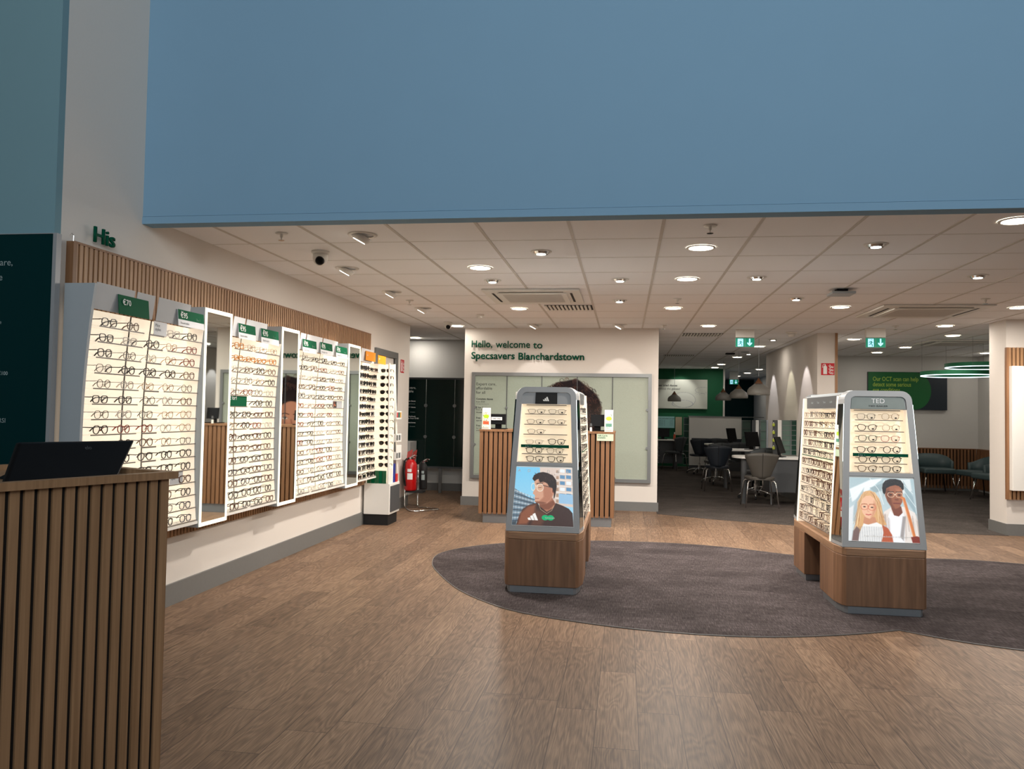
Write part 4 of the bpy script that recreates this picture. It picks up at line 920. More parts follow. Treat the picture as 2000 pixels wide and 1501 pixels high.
pt_ = B_.build('poster', fpt(XT, YT, -wpb / 2, 0.520, -0.004), (1, 0, 0), UPF, wpb, 0.450, 0.78, sT, w_top=wpt)
text('poster_lettering', 'New collection exclusively at Specsavers', 0.013, m_text, fpt(XT, YT, -0.135, 0.553, 0.0035), (1, 0, 0), UPF, pt_, width=0.31, bold=0.012)

# glasses on the long sides of the stands
def side_row(cx, y0, sx, n, i, pal, who, single=None):
    z = 0.52 + i * 0.0795 + 0.0015; D0, D1 = 0.30, LEN - 0.30
    for k in range(n):
        if sx < 0: y = y0 + D1 - (k + 0.5) * (D1 - D0) / n      # from the viewer's left
        else: y = y0 + D0 + (k + 0.5) * (D1 - D0) / n
        c_ = random.choice(pal); s_ = random.choice(['square', 'rectangle', 'round', 'geometric'])
        yield (cx + sx * (hws(z) - 0.006), y + random.uniform(-0.008, 0.008), z), (0, 0, PI / 2 * (1 if sx < 0 else -1) + random.uniform(-0.06, 0.06)), c_, s_, k
for i in range(12):
    for loc, rot, c_, s_, k in side_row(XT, YT, -1, 6, i, ['black', 'gunmetal', 'silver', 'gold', 'tortoise', 'brown', 'gunmetal'], 't'):
        glasses(s_, c_, loc, rot, f'{c_} {s_} glasses, {ORD[k + 1]} from left, row {ORD[12 - i]} from top, long side of designer stand', 'frames on the long side of the designer brand stand')
rest = MB()
for i in range(12):
    for loc, rot, c_, s_, k in side_row(XA, YA, 1, 6, i, ['black', 'gunmetal', 'silver'], 'a'):
        f, tm, lm, tg = glasses_meshes(s_, FM['black'], 0.0016, m_lens); R_ = Matrix.Translation(loc) @ Matrix.Rotation(rot[2], 4, 'Z')
        for me in [f] + tm: rest.add([R_ @ v.co for v in me.vertices], [tuple(p.vertices) for p in me.polygons])
tag(rest.build('eyeglasses', FM['black']), 'rows of dark spectacle frames seen edge-on along the side of the sports stand', 'glasses', kind='stuff')
print('eyeglasses', sum(1 for o in COL.objects if o.name.startswith('eyeglasses') and o.parent is None))

# ================================================================== FRONT DESK, GREEN BOARD
DA = Vector((-1.765, 2.835, 0)); DU = Vector((-0.366, -0.930, 0)).normalized(); DV = Vector((-0.930, 0.366, 0)).normalized(); DN = Vector((0.930, -0.366, 0)).normalized()
t = empty('service_desk', 'tall dark oak slatted service desk in the left foreground', 'desk', DA)
def dk(a, b_, z): return DA + DU * a + DV * b_ + Vector((0, 0, z))
q = MB(); q.hexa([dk(0.0, 0, 0.0), dk(1.5, 0, 0.0), dk(1.5, 0.75, 0), dk(0.0, 0.75, 0)], [dk(0.0, 0, 1.115), dk(1.5, 0, 1.115), dk(1.5, 0.75, 1.115), dk(0, 0.75, 1.115)]); reparent(q.build('carcass', m_felt), t)
q = MB(); L_ = 1.5; pit = 0.0462
k = 0
while k * pit < L_ - 0.03:
    a = 0.0 if k == 0 else k * pit; wS = 0.031
    q.hexa([dk(a, -0.011, 0.005), dk(a + wS, -0.011, 0.005), dk(a + wS, -0.0005, 0.005), dk(a, -0.0005, 0.005)], [dk(a, -0.011, 1.114), dk(a + wS, -0.011, 1.114), dk(a + wS, -0.0005, 1.114), dk(a, -0.0005, 1.114)]); k += 1
k = 0
while k * pit < 0.72:
    a = k * pit; q.hexa([dk(-0.011, a, 0.005), dk(-0.0005, a, 0.005), dk(-0.0005, a + 0.034, 0.005), dk(-0.011, a + 0.034, 0.005)], [dk(-0.011, a, 1.114), dk(-0.0005, a, 1.114), dk(-0.0005, a + 0.034, 1.114), dk(-0.011, a + 0.034, 1.114)]); k += 1
reparent(q.build('slats', m_desk), t)
q = MB()
for a0, a1, b0, b1 in ((-0.03, 1.52, -0.03, 0.012), (-0.03, 0.012, 0.012, 0.77), (1.48, 1.52, 0.012, 0.77), (0.012, 1.48, 0.73, 0.77)):
    q.hexa([dk(a0, b0, 1.1155), dk(a1, b0, 1.1155), dk(a1, b1, 1.1155), dk(a0, b1, 1.1155)], [dk(a0, b0, 1.143), dk(a1, b0, 1.143), dk(a1, b1, 1.143), dk(a0, b1, 1.143)])
reparent(q.build('top_edge', m_desk), t)
q = MB(); q.hexa([dk(0.013, 0.013, 1.1155), dk(1.479, 0.013, 1.1155), dk(1.479, 0.729, 1.1155), dk(0.013, 0.729, 1.1155)], [dk(0.013, 0.013, 1.122), dk(1.479, 0.013, 1.122), dk(1.479, 0.729, 1.122), dk(0.013, 0.729, 1.122)])
reparent(q.build('worktop', m_desk), t)
# monitor seen from behind
t = empty('till_monitor', 'black till monitor seen from behind on the front service desk', 'monitor', dk(0.45, 0.3, 1.123))
def mon(px, py, b_):  # back of the screen lies in a plane parallel to the desk face, b_ behind it
    r = Vector(ray(px, py)); c0 = Vector((0, 0, CAMZ)); P0 = dk(0, b_, 1.1); tt = (P0 - c0).dot(DN) / r.dot(DN); return c0 + r * tt
c_ = [mon(8, 948, 0.16), mon(228, 938, 0.16), mon(264, 860, 0.26), mon(38, 864, 0.26)]
nn = DV * 0.028
q = MB(); q.hexa(c_, [p + nn for p in c_]); reparent(q.build('screen_housing', m_black, bevel=0.008), t)
f0 = [c_[0].lerp(c_[3], 0.06), c_[1].lerp(c_[2], 0.06), c_[2].lerp(c_[1], 0.02), c_[3].lerp(c_[0], 0.02)]
ctr = (c_[0] + c_[1]) / 2
base = MB(); bz = 1.1235
bc = Vector((ctr.x, ctr.y, 0)) + DV * 0.10
base.hexa([bc + DU * 0.13 - DV * 0.07 + Vector((0, 0, bz)), bc - DU * 0.13 - DV * 0.07 + Vector((0, 0, bz)), bc - DU * 0.13 + DV * 0.1 + Vector((0, 0, bz)), bc + DU * 0.13 + DV * 0.1 + Vector((0, 0, bz))],
          [bc + DU * 0.10 - DV * 0.04 + Vector((0, 0, bz + 0.02)), bc - DU * 0.10 - DV * 0.04 + Vector((0, 0, bz + 0.02)), bc - DU * 0.10 + DV * 0.08 + Vector((0, 0, bz + 0.02)), bc + DU * 0.10 + DV * 0.08 + Vector((0, 0, bz + 0.02))])
base.hexa([bc + DU * 0.06 + Vector((0, 0, bz + 0.02)), bc - DU * 0.06 + Vector((0, 0, bz + 0.02)), bc - DU * 0.06 + DV * 0.03 + Vector((0, 0, bz + 0.02)), bc + DU * 0.06 + DV * 0.03 + Vector((0, 0, bz + 0.02))],
          [p + nn * 1.01 + (c_[3] - c_[0]) * 0.5 + DU * s_ for p, s_ in ((ctr, 0.06), (ctr, -0.06), (ctr + DV * 0.03, -0.06), (ctr + DV * 0.03, 0.06))])
reparent(base.build('stand', m_black), t)
upm = (c_[3] - c_[0]).normalized()
text('lettering', 'elo', 0.016, m_dgrey, c_[0].lerp(c_[1], 0.62).lerp(c_[3].lerp(c_[2], 0.55), 0.80) + DN * 0.002, -DU, upm, t)
# green board on the teal wall
xb0, xb1 = -5.2, ony(105, 700, 3.90).x
t = empty('green_board', 'large dark green printed board on the pale blue wall at the far left', 'sign', (xb0, 3.95, 0.4))
zb1 = ony(60, 460, 3.9).z
reparent(MB().box((xb0, 3.865, 0.35), (xb1, 3.897, zb1)).build('panel', m_dkgreen), t)
reparent(MB().box((xb1, 3.860, 0.345), (xb1 + 0.022, 3.898, zb1 + 0.004)).box((xb0, 3.860, zb1), (xb1, 3.898, zb1 + 0.004)).build('edge', m_grey), t)
def bt(s, x1, y, hpx, m=m_textg, b=0.0):
    p = ony(x1, y, 3.864); hh = hpx * 3.9 / FPX
    text('lettering', s, hh, m, (p.x, 3.8640, p.z), (1, 0, 0), (0, 0, 1), t, align='RIGHT', bold=b)
bt('Expert care,', 25, 518, 15); bt('affordable', 5, 547, 15); bt('for every eye', 3, 632, 8); bt('from €100', 15, 732, 8, b=0.02); bt('PRSI', 11, 825, 10)

# ================================================================== RECEPTION COUNTER
CX0, CX1, CY = -1.81, -0.125, 9.71
t = empty('reception_counter', 'slatted oak reception counter in front of the welcome wall', 'counter', (CX0, CY, 0))
ZCT = 1.170
q = MB(); q.box((CX0 + 0.02, CY + 0.03, 0.13), (CX1 - 0.02, CY + 0.72, ZCT - 0.025)); reparent(q.build('carcass', m_felt), t)
q = MB(); n = 27; p_ = (CX1 - CX0 - 0.044) / n
for i in range(n + 1): q.box((CX0 + i * p_, CY, 0.115), (CX0 + i * p_ + 0.044, CY + 0.0295, ZCT - 0.026))
for i in range(11): q.box((CX0, CY + 0.03 + i * 0.065, 0.115), (CX0 + 0.0195, CY + 0.074 + i * 0.065, ZCT - 0.026)); q.box((CX1 - 0.0195, CY + 0.03 + i * 0.065, 0.115), (CX1, CY + 0.074 + i * 0.065, ZCT - 0.026))
reparent(q.build('slats', m_slatdark), t)
reparent(MB().box((CX0 - 0.006, CY - 0.006, ZCT - 0.025), (CX1 + 0.006, CY + 0.74, ZCT)).build('worktop', m_slatdark), t)
reparent(MB().box((CX0 + 0.05, CY + 0.04, 0.0), (CX1 - 0.03, CY + 0.7, 0.1295)).build('plinth', m_plinth), t)
def monitor(label, cx, y, z, w_, h, tilt=0.12, rot=0, m=m_black):
    t = empty('desk_monitor', label, 'monitor', (cx, y, z), rot)
    q = MB(); q.hexa([(-w_ / 2, 0, 0.06), (w_ / 2, 0, 0.06), (w_ / 2, 0.025, 0.06), (-w_ / 2, 0.025, 0.06)], [(-w_ / 2, tilt * h, 0.06 + h), (w_ / 2, tilt * h, 0.06 + h), (w_ / 2, tilt * h + 0.025, 0.06 + h), (-w_ / 2, tilt * h + 0.025, 0.06 + h)]); q.build('screen', m, t, bevel=0.004)
    q = MB(); q.box((-0.11, -0.02, 0.0), (0.11, 0.14, 0.012)); q.hexa([(-0.04, 0.04, 0.012), (0.04, 0.04, 0.012), (0.04, 0.07, 0.012), (-0.04, 0.07, 0.012)], [(-0.04, 0.027 + tilt * 0.1, 0.16), (0.04, 0.027 + tilt * 0.1, 0.16), (0.04, 0.06 + tilt * 0.1, 0.16), (-0.04, 0.06 + tilt * 0.1, 0.16)]); q.build('stand', m, t)
    return t
xm = ony(973, 830, CY + 0.25).x
mm = monitor('black till monitor with CARD ONLY notice on the reception counter', xm, CY + 0.22, ZCT + 0.0005, 0.20, 0.135)
q = MB(); q.box((-0.085, -0.006, 0.115), (0.055, -0.002, 0.155)); s_ = q.build('notice', m_card, mm)
text('lettering', 'CARD ONLY', 0.018, m_blackm, (xm - 0.078, CY + 0.2135, ZCT + 0.127), (1, 0, 0), (0, 0, 1), mm, width=0.126, bold=0.02)
monitor('black till monitor on the right half of the reception counter', ony(1167, 830, CY + 0.25).x, CY + 0.22, ZCT + 0.0005, 0.17, 0.15)
def gift_stand(px, colour, label):
    x = ony(px, 830, CY + 0.06).x
    t = empty('gift_card_holder', label, 'card holder', (x, CY + 0.06, ZCT + 0.0005))
    W = 0.105; q = MB(); q.hexa([(-W / 2, 0, 0), (W / 2, 0, 0), (W / 2, 0.07, 0), (-W / 2, 0.07, 0)], [(-W / 2, 0.035, 0.27), (W / 2, 0.035, 0.27), (W / 2, 0.045, 0.27), (-W / 2, 0.045, 0.27)]); q.build('holder', m_wplas, t)
    a = Art(50, 90, (214, 220, 200))
    for i in range(70): a.ell(random.random(), random.uniform(0.05, 1), 0.05, 0.025, random.choice([(40, 60, 50), (240, 240, 230), (150, 170, 120), colour]), 0.4, 0.7)
    a.ell(0.5, 0.30, 0.4, 0.12, (164, 196, 40), 0.15); a.poly([(0.08, 0.60), (0.92, 0.60), (0.92, 0.80), (0.08, 0.80)], colour, 0.02)
    u = Vector((0, 0.035, 0.27)).normalized()
    a.build('cards', (x - W / 2 + 0.008, CY + 0.06 - 0.003 + 0.002, ZCT + 0.02), (1, 0, 0), u, W - 0.016, 0.205, 0, t)
    text('lettering', 'Gift Cards', 0.010, m_textd, (x - 0.028, CY + 0.06 + 0.026, ZCT + 0.238), (1, 0, 0), u, t)
gift_stand(949, (226, 84, 50), 'gift card holder with red and green cards at the left end of the counter'); gift_stand(1189, (80, 130, 110), 'gift card holder with all green cards at the right end of the counter')
p = ony(1166, 847, CY - 0.01); p2 = ony(1198, 861, CY - 0.01)
t = empty('gift_card_notice', 'small pale notice reading Gift Cards available on the counter front', 'notice', (p.x, CY - 0.004, p2.z))
reparent(MB().box((p.x, CY - 0.010, p2.z), (p2.x, CY - 0.0065, p.z)).build('card', mat('mint_card', (198, 212, 186), 0.5)), t)
text('lettering', 'Gift Cards\navailable', 0.020, m_green2, (p.x + 0.012, CY - 0.0105, p2.z + 0.055), (1, 0, 0), (0, 0, 1), t, gap=0.9, bold=0.015)
t = empty('barcode_scanner', 'small white hand scanner standing on the right half of the counter', 'scanner', (ony(1154, 842, CY + 0.1).x, CY + 0.1, ZCT + 0.0005))
q = MB(); q.lathe([(0.014, 0), (0.014, 0.045), (0.010, 0.05)], 10); q.build('base', m_wplas, t); q = MB(); q.lathe([(0.012, 0.0505), (0.016, 0.07), (0.010, 0.10)], 10); q.build('head', m_dgrey, t)

# ================================================================== WELCOME WALL
t = empty('wall_lettering', 'raised green line Hello, welcome to on the reception wall', 'lettering', (ony(921, 679, YWEL).x, YWEL, ony(921, 678, YWEL).z))
for wd_, p0_, p1_ in (('Hello,', 921, 961), ('welcome', 969, 1036), ('to', 1042, 1060)):
    text('word', wd_, 0.105, m_green2, (ony(p0_, 679, YWEL).x, YWEL - 0.028, ony(p0_, 678 + (p0_ - 921) * 0.018, YWEL).z), (1, 0, 0), (0, 0, 1), t, width=ony(p1_, 679, YWEL).x - ony(p0_, 679, YWEL).x, extrude=0.014, bold=0.008)
t = empty('wall_lettering', 'raised green line Specsavers Blanchardstown under the Hello line', 'lettering', (ony(921, 700, YWEL).x, YWEL, ony(921, 700.5, YWEL).z))
for wd_, p0_, p1_ in (('Specsavers', 921, 1005.5), ('Blanchardstown', 1012, 1140)):
    text('word', wd_, 0.105, m_green2, (ony(p0_, 701, YWEL).x, YWEL - 0.028, ony(p0_, 700.5 + (p0_ - 921) * 0.018, YWEL).z), (1, 0, 0), (0, 0, 1), t, width=ony(p1_, 701, YWEL).x - ony(p0_, 701, YWEL).x, extrude=0.014, bold=0.016)
bx0, bx1 = ony(920, 820, YWEL - 0.04).x, ony(1272, 830, YWEL - 0.04).x; bz0, bz1 = ony(1100, 938, YWEL).z, ony(1100, 728.5, YWEL).z
t = empty('glass_wall_board', 'wide board of five pale glass panels in a grey frame behind the counter', 'sign', (bx0, YWEL, bz0))
fw = 0.05; q = MB(); y0, y1 = YWEL - 0.05, YWEL - 0.001
for a, b_ in (((bx0, bz0), (bx1, bz0 + fw)), ((bx0, bz1 - fw), (bx1, bz1)), ((bx0, bz0 + fw), (bx0 + fw, bz1 - fw)), ((bx1 - fw, bz0 + fw), (bx1, bz1 - fw))): q.box((a[0], y0, a[1]), (b_[0], y1, b_[1]))
reparent(q.build('frame', m_alu), t)
xs = [bx0 + fw] + [ony(p, 790, YWEL).x for p in (990, 1058, 1127, 1196)] + [bx1 - fw]
A3 = {}
gx0, gx1 = bx0 + fw, bx1 - fw; gw, gh = gx1 - gx0, bz1 - bz0 - 2 * fw
def face_art():
    a = Art(330, 200, (158, 168, 154))
    P = lambda pts: [((x - gx0) / gw, (bz1 - fw - z) / gh) for x, z in pts]
    cx_, cz_ = -0.80, 1.30
    a.blend(np.clip((a.X - 0.3) * 0.5, 0, 0.4), (172, 172, 160))
    # shoulders, neck, face, curly hair
    a.poly(P([(-1.55, bz0), (-1.35, 0.75), (-1.0, 0.68), (-0.60, 0.68), (-0.28, 0.75), (-0.10, bz0)]), (74, 52, 44), 0.01)
    a.poly(P([(-0.95, 0.95), (-0.63, 0.95), (-0.60, 0.66), (-0.98, 0.66)]), (146, 96, 76), 0.02)
    hp = []
    for k in range(40):
        an = 2 * PI * k / 40; hp.append((cx_ + 0.45 * math.cos(an) * (1 + 0.05 * math.sin(7 * k)), 1.37 + 0.51 * math.sin(an) * (1 + 0.03 * math.sin(5 * k))))
    a.poly(P(hp), (34, 22, 20), 0.012)
    for i in range(420):
        an = random.uniform(0, 2 * PI); r_ = random.uniform(0.62, 1.04); x_, z_ = cx_ + 0.45 * r_ * math.cos(an), 1.37 + 0.51 * r_ * math.sin(an)
        rr = random.uniform(0.012, 0.03); pts = [(x_ + rr * math.cos(q_), z_ + rr * math.sin(q_)) for q_ in np.linspace(0, 4.5, 7)]
        a.line(P(pts), 0.0028, random.choice([(74, 48, 40), (24, 16, 14), (90, 62, 50), (50, 32, 28)]), 0.004, 0.8)
    a.poly(P([(cx_ + 0.24 * math.cos(k) * 0.98, 1.20 + 0.30 * math.sin(k)) for k in np.linspace(0, 2 * PI, 30)]), (178, 122, 98), 0.012)
    a.poly(P([(cx_ + 0.06, 0.95), (cx_ + 0.2, 1.05), (cx_ + 0.23, 1.25), (cx_ + 0.12, 1.45), (cx_ + 0.10, 1.1)]), (138, 88, 70), 0.04, 0.6)
    for sx_ in (-1, 1):
        ex, ez = cx_ + sx_ * 0.10, 1.24
        a.line(P([(ex - 0.06, ez + 0.055), (ex, ez + 0.075), (ex + 0.06, ez + 0.055)]), 0.007, (40, 24, 22), 0.006)
        c0 = P([(ex, ez)])[0]; a.ell(c0[0], c0[1], 0.017, 0.013, (224, 214, 206), 0.2); a.ell(c0[0], c0[1], 0.008, 0.013, (44, 28, 24), 0.2); a.line(P([(ex - 0.045, ez), (ex, ez + 0.022), (ex + 0.045, ez)]), 0.004, (30, 18, 16), 0.004)
    a.line(P([(cx_, 1.22), (cx_ - 0.02, 1.12), (cx_ + 0.02, 1.115)]), 0.006, (130, 80, 64), 0.008); a.ell(*P([(cx_, 1.03)])[0], 0.026, 0.013, (150, 62, 60), 0.25)
    a.noise(1.5)
    return a
art = face_art(); z0g = bz0 + fw
for i in range(5):
    a0 = xs[i] + (0.006 if i else 0.0); a1 = xs[i + 1] - (0.006 if i < 4 else 0.0)
    i0 = int(round((a0 - gx0) / gw * 329)); i1 = int(round((a1 - gx0) / gw * 329))
    sub = Art(i1 - i0 + 1, 200); sub.C = art.C[:, i0:i1 + 1].copy()
    reparent_me = sub.build('glass_panel', (a0, YWEL - 0.022, z0g), (1, 0, 0), (0, 0, 1), a1 - a0, gh, 0, t, gloss=0.09)
q = MB()
for x in xs[1:-1]: q.box((x - 0.0055, YWEL - 0.034, z0g), (x + 0.0055, YWEL - 0.018, bz1 - fw))
reparent(q.build('panel_joint', m_dgrey), t)
q = MB()
for x, z in [(xs[k], z_) for k in (0, 1, 5) for z_ in (z0g + 0.5, z0g + 1.02)]: q.lathe([(0.016, 0), (0.016, 0.012)], 12, (x, 0, 0)); 
kb = MB()
for x in (xs[1], xs[0] + 0.01, xs[5] - 0.01):
    for z in (z0g + 0.45, z0g + 1.0): kb.tube([(x, YWEL - 0.036, z), (x, YWEL - 0.052, z)], 0.018, 12)
reparent(kb.build('clip', m_alu), t)
def wt(s, px, py, h, b=0.0, m=m_textd, w_=None):
    p = ony(px, py, YWEL - 0.028); text('lettering', s, h, m, (p.x, YWEL - 0.0285, p.z), (1, 0, 0), (0, 0, 1), t, bold=b, gap=1.02, width=w_)
wt('Expert care,\naffordable\nfor all', 930, 752, 0.044); wt('Complete glasses', 930, 780, 0.026, 0.02); wt('from €20', 930, 785.5, 0.024); wt('with single vision lenses only', 930, 789, 0.012)
wt('2 for 1', 930, 797, 0.028, 0.02); wt('from €95', 930, 801, 0.024); wt('Across the range', 930, 806, 0.022, 0.02); wt('Free', 930, 817, 0.026, 0.02); wt('eye test', 930, 822, 0.024); wt('Free', 930, 832, 0.026, 0.02); wt('for 16 years\nand under', 930, 837, 0.022); wt('Terms apply', 926, 925, 0.012)

# ================================================================== PASSAGE: dark green panels
PY = 13.0
pz0, pz1 = ony(880, 911, PY).z, ony(880, 741, PY).z
t = empty('dark_glass_board', 'dark green glass board on posts at the end of the left passage', 'sign', (-3.2, PY, 0.004))
xsd = [-4.6, ony(832, 800, PY).x, ony(888, 800, PY).x, -2.42]
q = MB()
for i in range(3): q = MB().box((xsd[i] + 0.004, PY - 0.012, pz0), (xsd[i + 1] - 0.004, PY, pz1)); reparent(q.build('glass_panel', mat('dark_green_glass', (6, 34, 30), 0.12, var=0.02)), t)
q = MB().box((xsd[0], PY - 0.02, pz1), (xsd[3], PY + 0.02, pz1 + 0.03)); q.box((xsd[0], PY - 0.02, pz0 - 0.03), (xsd[3], PY + 0.02, pz0)); reparent(q.build('rail', m_dgrey), t)
px_ = ony(860, 930, PY).x; q = MB().box((px_ - 0.03, PY - 0.01, 0.0), (px_ + 0.02, PY + 0.03, pz0 - 0.03)); reparent(q.build('post', m_alu), t)
q = MB()
for x in xsd[1:3]:
    for z in (pz0 + 0.50, pz0 + 1.03): q.tube([(x, PY - 0.013, z), (x, PY - 0.03, z)], 0.03, 10)
reparent(q.build('clip', m_alu), t)
for s_, py, h, b_ in (('Expert care,', 759, 0.042, 0), ('affordable', 766, 0.042, 0), ('Complete glasses', 784, 0.022, .02), ('with single vision lenses only', 789, .012, 0), ('2 for 1 glasses', 796, .022, .02), ('lens options', 805, .012, 0), ('Varifocals', 814, .022, .02), ('selection from €100', 818, .024, .01), ('Contact lenses', 826, .022, .02), ('all accessories', 833, .012, 0), ('Terms apply, ask in store', 909, .014, 0)):
    p = ony({'Expert care,': 813, 'affordable': 808}.get(s_, 812 if h > .02 else 811) + (8 if 'Terms' in s_ else 0) + (6 if '100' in s_ else 0), py, PY)
    text('lettering', s_, h, m_text, (p.x, PY - 0.0128, p.z), (1, 0, 0), (0, 0, 1), t, align='RIGHT', bold=b_)
t = tag(MB().box((ony(800, 860, 12.6).x - 0.3, 12.55, 0.0), (ony(803, 860, 12.6).x, 12.95, ony(803, 862, 12.6).z)).build('low_cabinet', m_whitecool, bevel=0.005), 'narrow pale cabinet half hidden by the left wall end in the passage', 'cabinet')

# ================================================================== FIRE EXTINGUISHERS
EX = onz(792, 998, 0); EX = Vector((-3.00, 10.82, 0))
t = empty('extinguisher_stand', 'bent chrome tube stand holding the fire extinguishers by the left wall end', 'stand', (-2.92, 10.80, 0))
q = MB(); S0 = Vector((-2.90, 10.80, 0))
def ep(a, b_, z): return S0 + Vector((a, b_, z))
q.tube([ep(-0.14, -0.02, 0.66), ep(-0.17, -0.02, 0.62), ep(-0.17, -0.02, 0.40), ep(-0.17, -0.02, 0.05), ep(-0.14, -0.05, 0.013), ep(-0.02, -0.30, 0.013), ep(0.06, -0.33, 0.013), ep(0.30, -0.12, 0.013), ep(0.33, -0.05, 0.013), ep(0.30, 0.0, 0.013), ep(0.0, 0.10, 0.013), ep(-0.02, 0.12, 0.05), ep(-0.02, 0.12, 0.40), ep(-0.02, 0.12, 0.62)], 0.011, 8)
q.tube([ep(-0.17, -0.02, 0.40), ep(-0.02, 0.12, 0.40)], 0.009, 8); reparent(q.build('tube_frame', m_chrome, smooth=True), t)
q = MB().box(ep(-0.15, -0.08, 0.235), ep(0.10, 0.10, 0.26)); reparent(q.build('tray', m_blackm), t)
def extinguisher(label, x, y, z, r, h, m):
    t = empty('fire_extinguisher', label, 'fire extinguisher', (x, y, z), group='extinguishers on the chrome stand')
    q = MB(); q.lathe([(r * 0.9, 0), (r, 0.02), (r, h * 0.82), (r * 0.8, h * 0.92), (r * 0.35, h)], 20); q.build('body', m, t, smooth=True)
    q = MB(); q.lathe([(r * 0.33, h), (r * 0.33, h + 0.03)], 12); q.build('valve', m_chrome, t)
    q = MB(); q.tube([(0, 0, h + 0.03), (0.05, -0.02, h + 0.055), (0.09, -0.03, h + 0.05)], 0.008, 6); q.tube([(0, 0, h + 0.02), (0.06, -0.02, h + 0.025)], 0.006, 6); q.build('lever', m_chrome, t)
    q = MB(); q.tube([(-0.02, -0.01, h + 0.02), (-r * 0.9, -0.04, h - 0.02), (-r * 0.95, -r * 0.7, h * 0.6), (-r * 0.6, -r * 1.0, h * 0.15)], 0.009, 8); q.build('hose', m_blackm, t, smooth=True)
    q = MB()
    for (z0, z1, a0, a1) in ((h * 0.36, h * 0.56, -1.9, -1.0), (h * 0.60, h * 0.70, -1.9, -1.2)):
        n = 6; vs = []
        for k in range(n + 1):
            an = a0 + (a1 - a0) * k / n; vs += [(r * 1.006 * math.cos(an), r * 1.006 * math.sin(an), z0), (r * 1.006 * math.cos(an), r * 1.006 * math.sin(an), z1)]
        q.add(vs, [(2 * k, 2 * k + 2, 2 * k + 3, 2 * k + 1) for k in range(n)])
    q.build('label', m_card if m is m_red else m_textg, t)
extinguisher('red fire extinguisher on the chrome stand by the left wall end', -2.99, 10.78, 0.262, 0.085, 0.44, m_red)
extinguisher('black-bodied fire extinguisher just behind the red one', -2.86, 10.99, 0.262, 0.055, 0.38, m_blackm)
extinguisher('red fire extinguisher half hidden nearest the left wall', -3.07, 10.93, 0.262, 0.06, 0.42, m_red)
for i, (dx, ry) in enumerate(((-0.16, 0.3), (-0.08, -0.3))):
    t = tag(MB().slab((S0.x + dx, 10.80, 0.68), (S0.x + dx + 0.06, 10.80 + ry * 0.1, 0.70), (S0.x + dx + 0.08, 10.80 + ry * 0.1, 0.84), (S0.x + dx + 0.01, 10.80, 0.80), (0, -0.003, 0)).build('instruction_plate', mat('faded_red_plate', (150, 52, 46), 0.5)), ('left' if i == 0 else 'right') + ' small red instruction plate above the extinguisher stand', 'sign')

def fire_sign(label, o, right, W, H):
    t = empty('fire_sign', label, 'sign', o)
    F = frame_mat(o, right, (0, 0, 1)); n = Vector((F[0][2], F[1][2], F[2][2]))
    def S_(pts, m, nm, d):
        q = MB(); q.add([F @ Vector((x * W, y * H, d)) for x, y in pts], [tuple(range(len(pts)))]); reparent(q.build(nm, m), t)
    q = MB(); q.hexa([F @ Vector((x * W, y * H, 0.001)) for x, y in ((0, 0), (1, 0), (1, 1), (0, 1))], [F @ Vector((x * W, y * H, 0.004)) for x, y in ((0, 0), (1, 0), (1, 1), (0, 1))]); reparent(q.build('plate', m_signred), t)
    S_([(0.16, 0.08), (0.44, 0.08), (0.44, 0.70), (0.36, 0.80), (0.24, 0.80), (0.16, 0.70)], m_text, 'extinguisher_symbol', 0.0045)
    S_([(0.26, 0.80), (0.34, 0.80), (0.34, 0.92), (0.26, 0.92)], m_text, 'extinguisher_symbol', 0.0045); S_([(0.08, 0.62), (0.12, 0.62), (0.14, 0.84), (0.26, 0.90), (0.26, 0.94), (0.12, 0.88)], m_text, 'extinguisher_symbol', 0.0045)
    for k in range(3):
        y = 0.10 + k * 0.26; S_([(0.56, y + 0.16), (0.60, y + 0.20), (0.66, y + 0.08), (0.92, y + 0.02), (0.92, y - 0.03), (0.66, y + 0.02)], m_text, 'flame_symbol', 0.0045)
        S_([(0.62, y + 0.26), (0.66, y + 0.28), (0.74, y + 0.14), (0.94, y + 0.10), (0.94, y + 0.06), (0.72, y + 0.10)], m_text, 'flame_symbol', 0.0045)
p = onx(782, 727, XW); p2 = onx(789, 703, XW); fire_sign('red extinguisher sign on the end of the left wall', (XW, p.y, p.z), (0, 1, 0), p2.y - p.y, p2.z - p.z)
p = ony(1604, 732, 12.05); p2 = ony(1630, 709, 12.05); fire_sign('red extinguisher sign on the beige column right of the consulting area', (p.x, 12.06, p.z), (1, 0, 0), p2.x - p.x, p2.z - p.z)

# ================================================================== SUNGLASSES UNIT
t = empty('sunglasses_cabinet', 'white floor cabinet with black plinth and leaning white racks under the sunglasses', 'cabinet', (XW + 0.05, 9.16, 0))
X0, X1, Y0, Y1 = XW + 0.03, XW + 0.35, 9.16, 9.58
reparent(MB().box((X0, Y0 + 0.02, 0), (X1 - 0.02, Y1 - 0.03, 0.13)).build('plinth', m_blackm), t)
reparent(MB().box((X0, Y0, 0.13), (X1, Y1, 0.50)).build('body', m_wplas, bevel=0.004), t)
reparent(MB().box((X1 + 0.0005, Y0 + 0.03, 0.16), (X1 + 0.012, Y1 - 0.03, 0.47)).build('door', m_dgrey), t)
q = MB()
for x, y in ((X1 - 0.02, Y0 + 0.01), (X1 - 0.02, Y1 - 0.02)):
    q.tube([(x, y, 0.5), (x - 0.02, y - (0.0 if y < 9.3 else 0.18), 1.96)], 0.013, 6)
reparent(q.build('leaning_post', m_wplas), t)
t = empty('sunglasses_rack', 'narrow lit sunglasses rack standing on the white cabinet, facing the shop', 'display', (X0, Y0 + 0.18, 0.502))
rb = 0.30
reparent(MB().box((X0, Y0 + 0.175, 0.502), (X0 + rb, Y0 + 0.19, 1.955)).build('back_panel', m_cream), t)
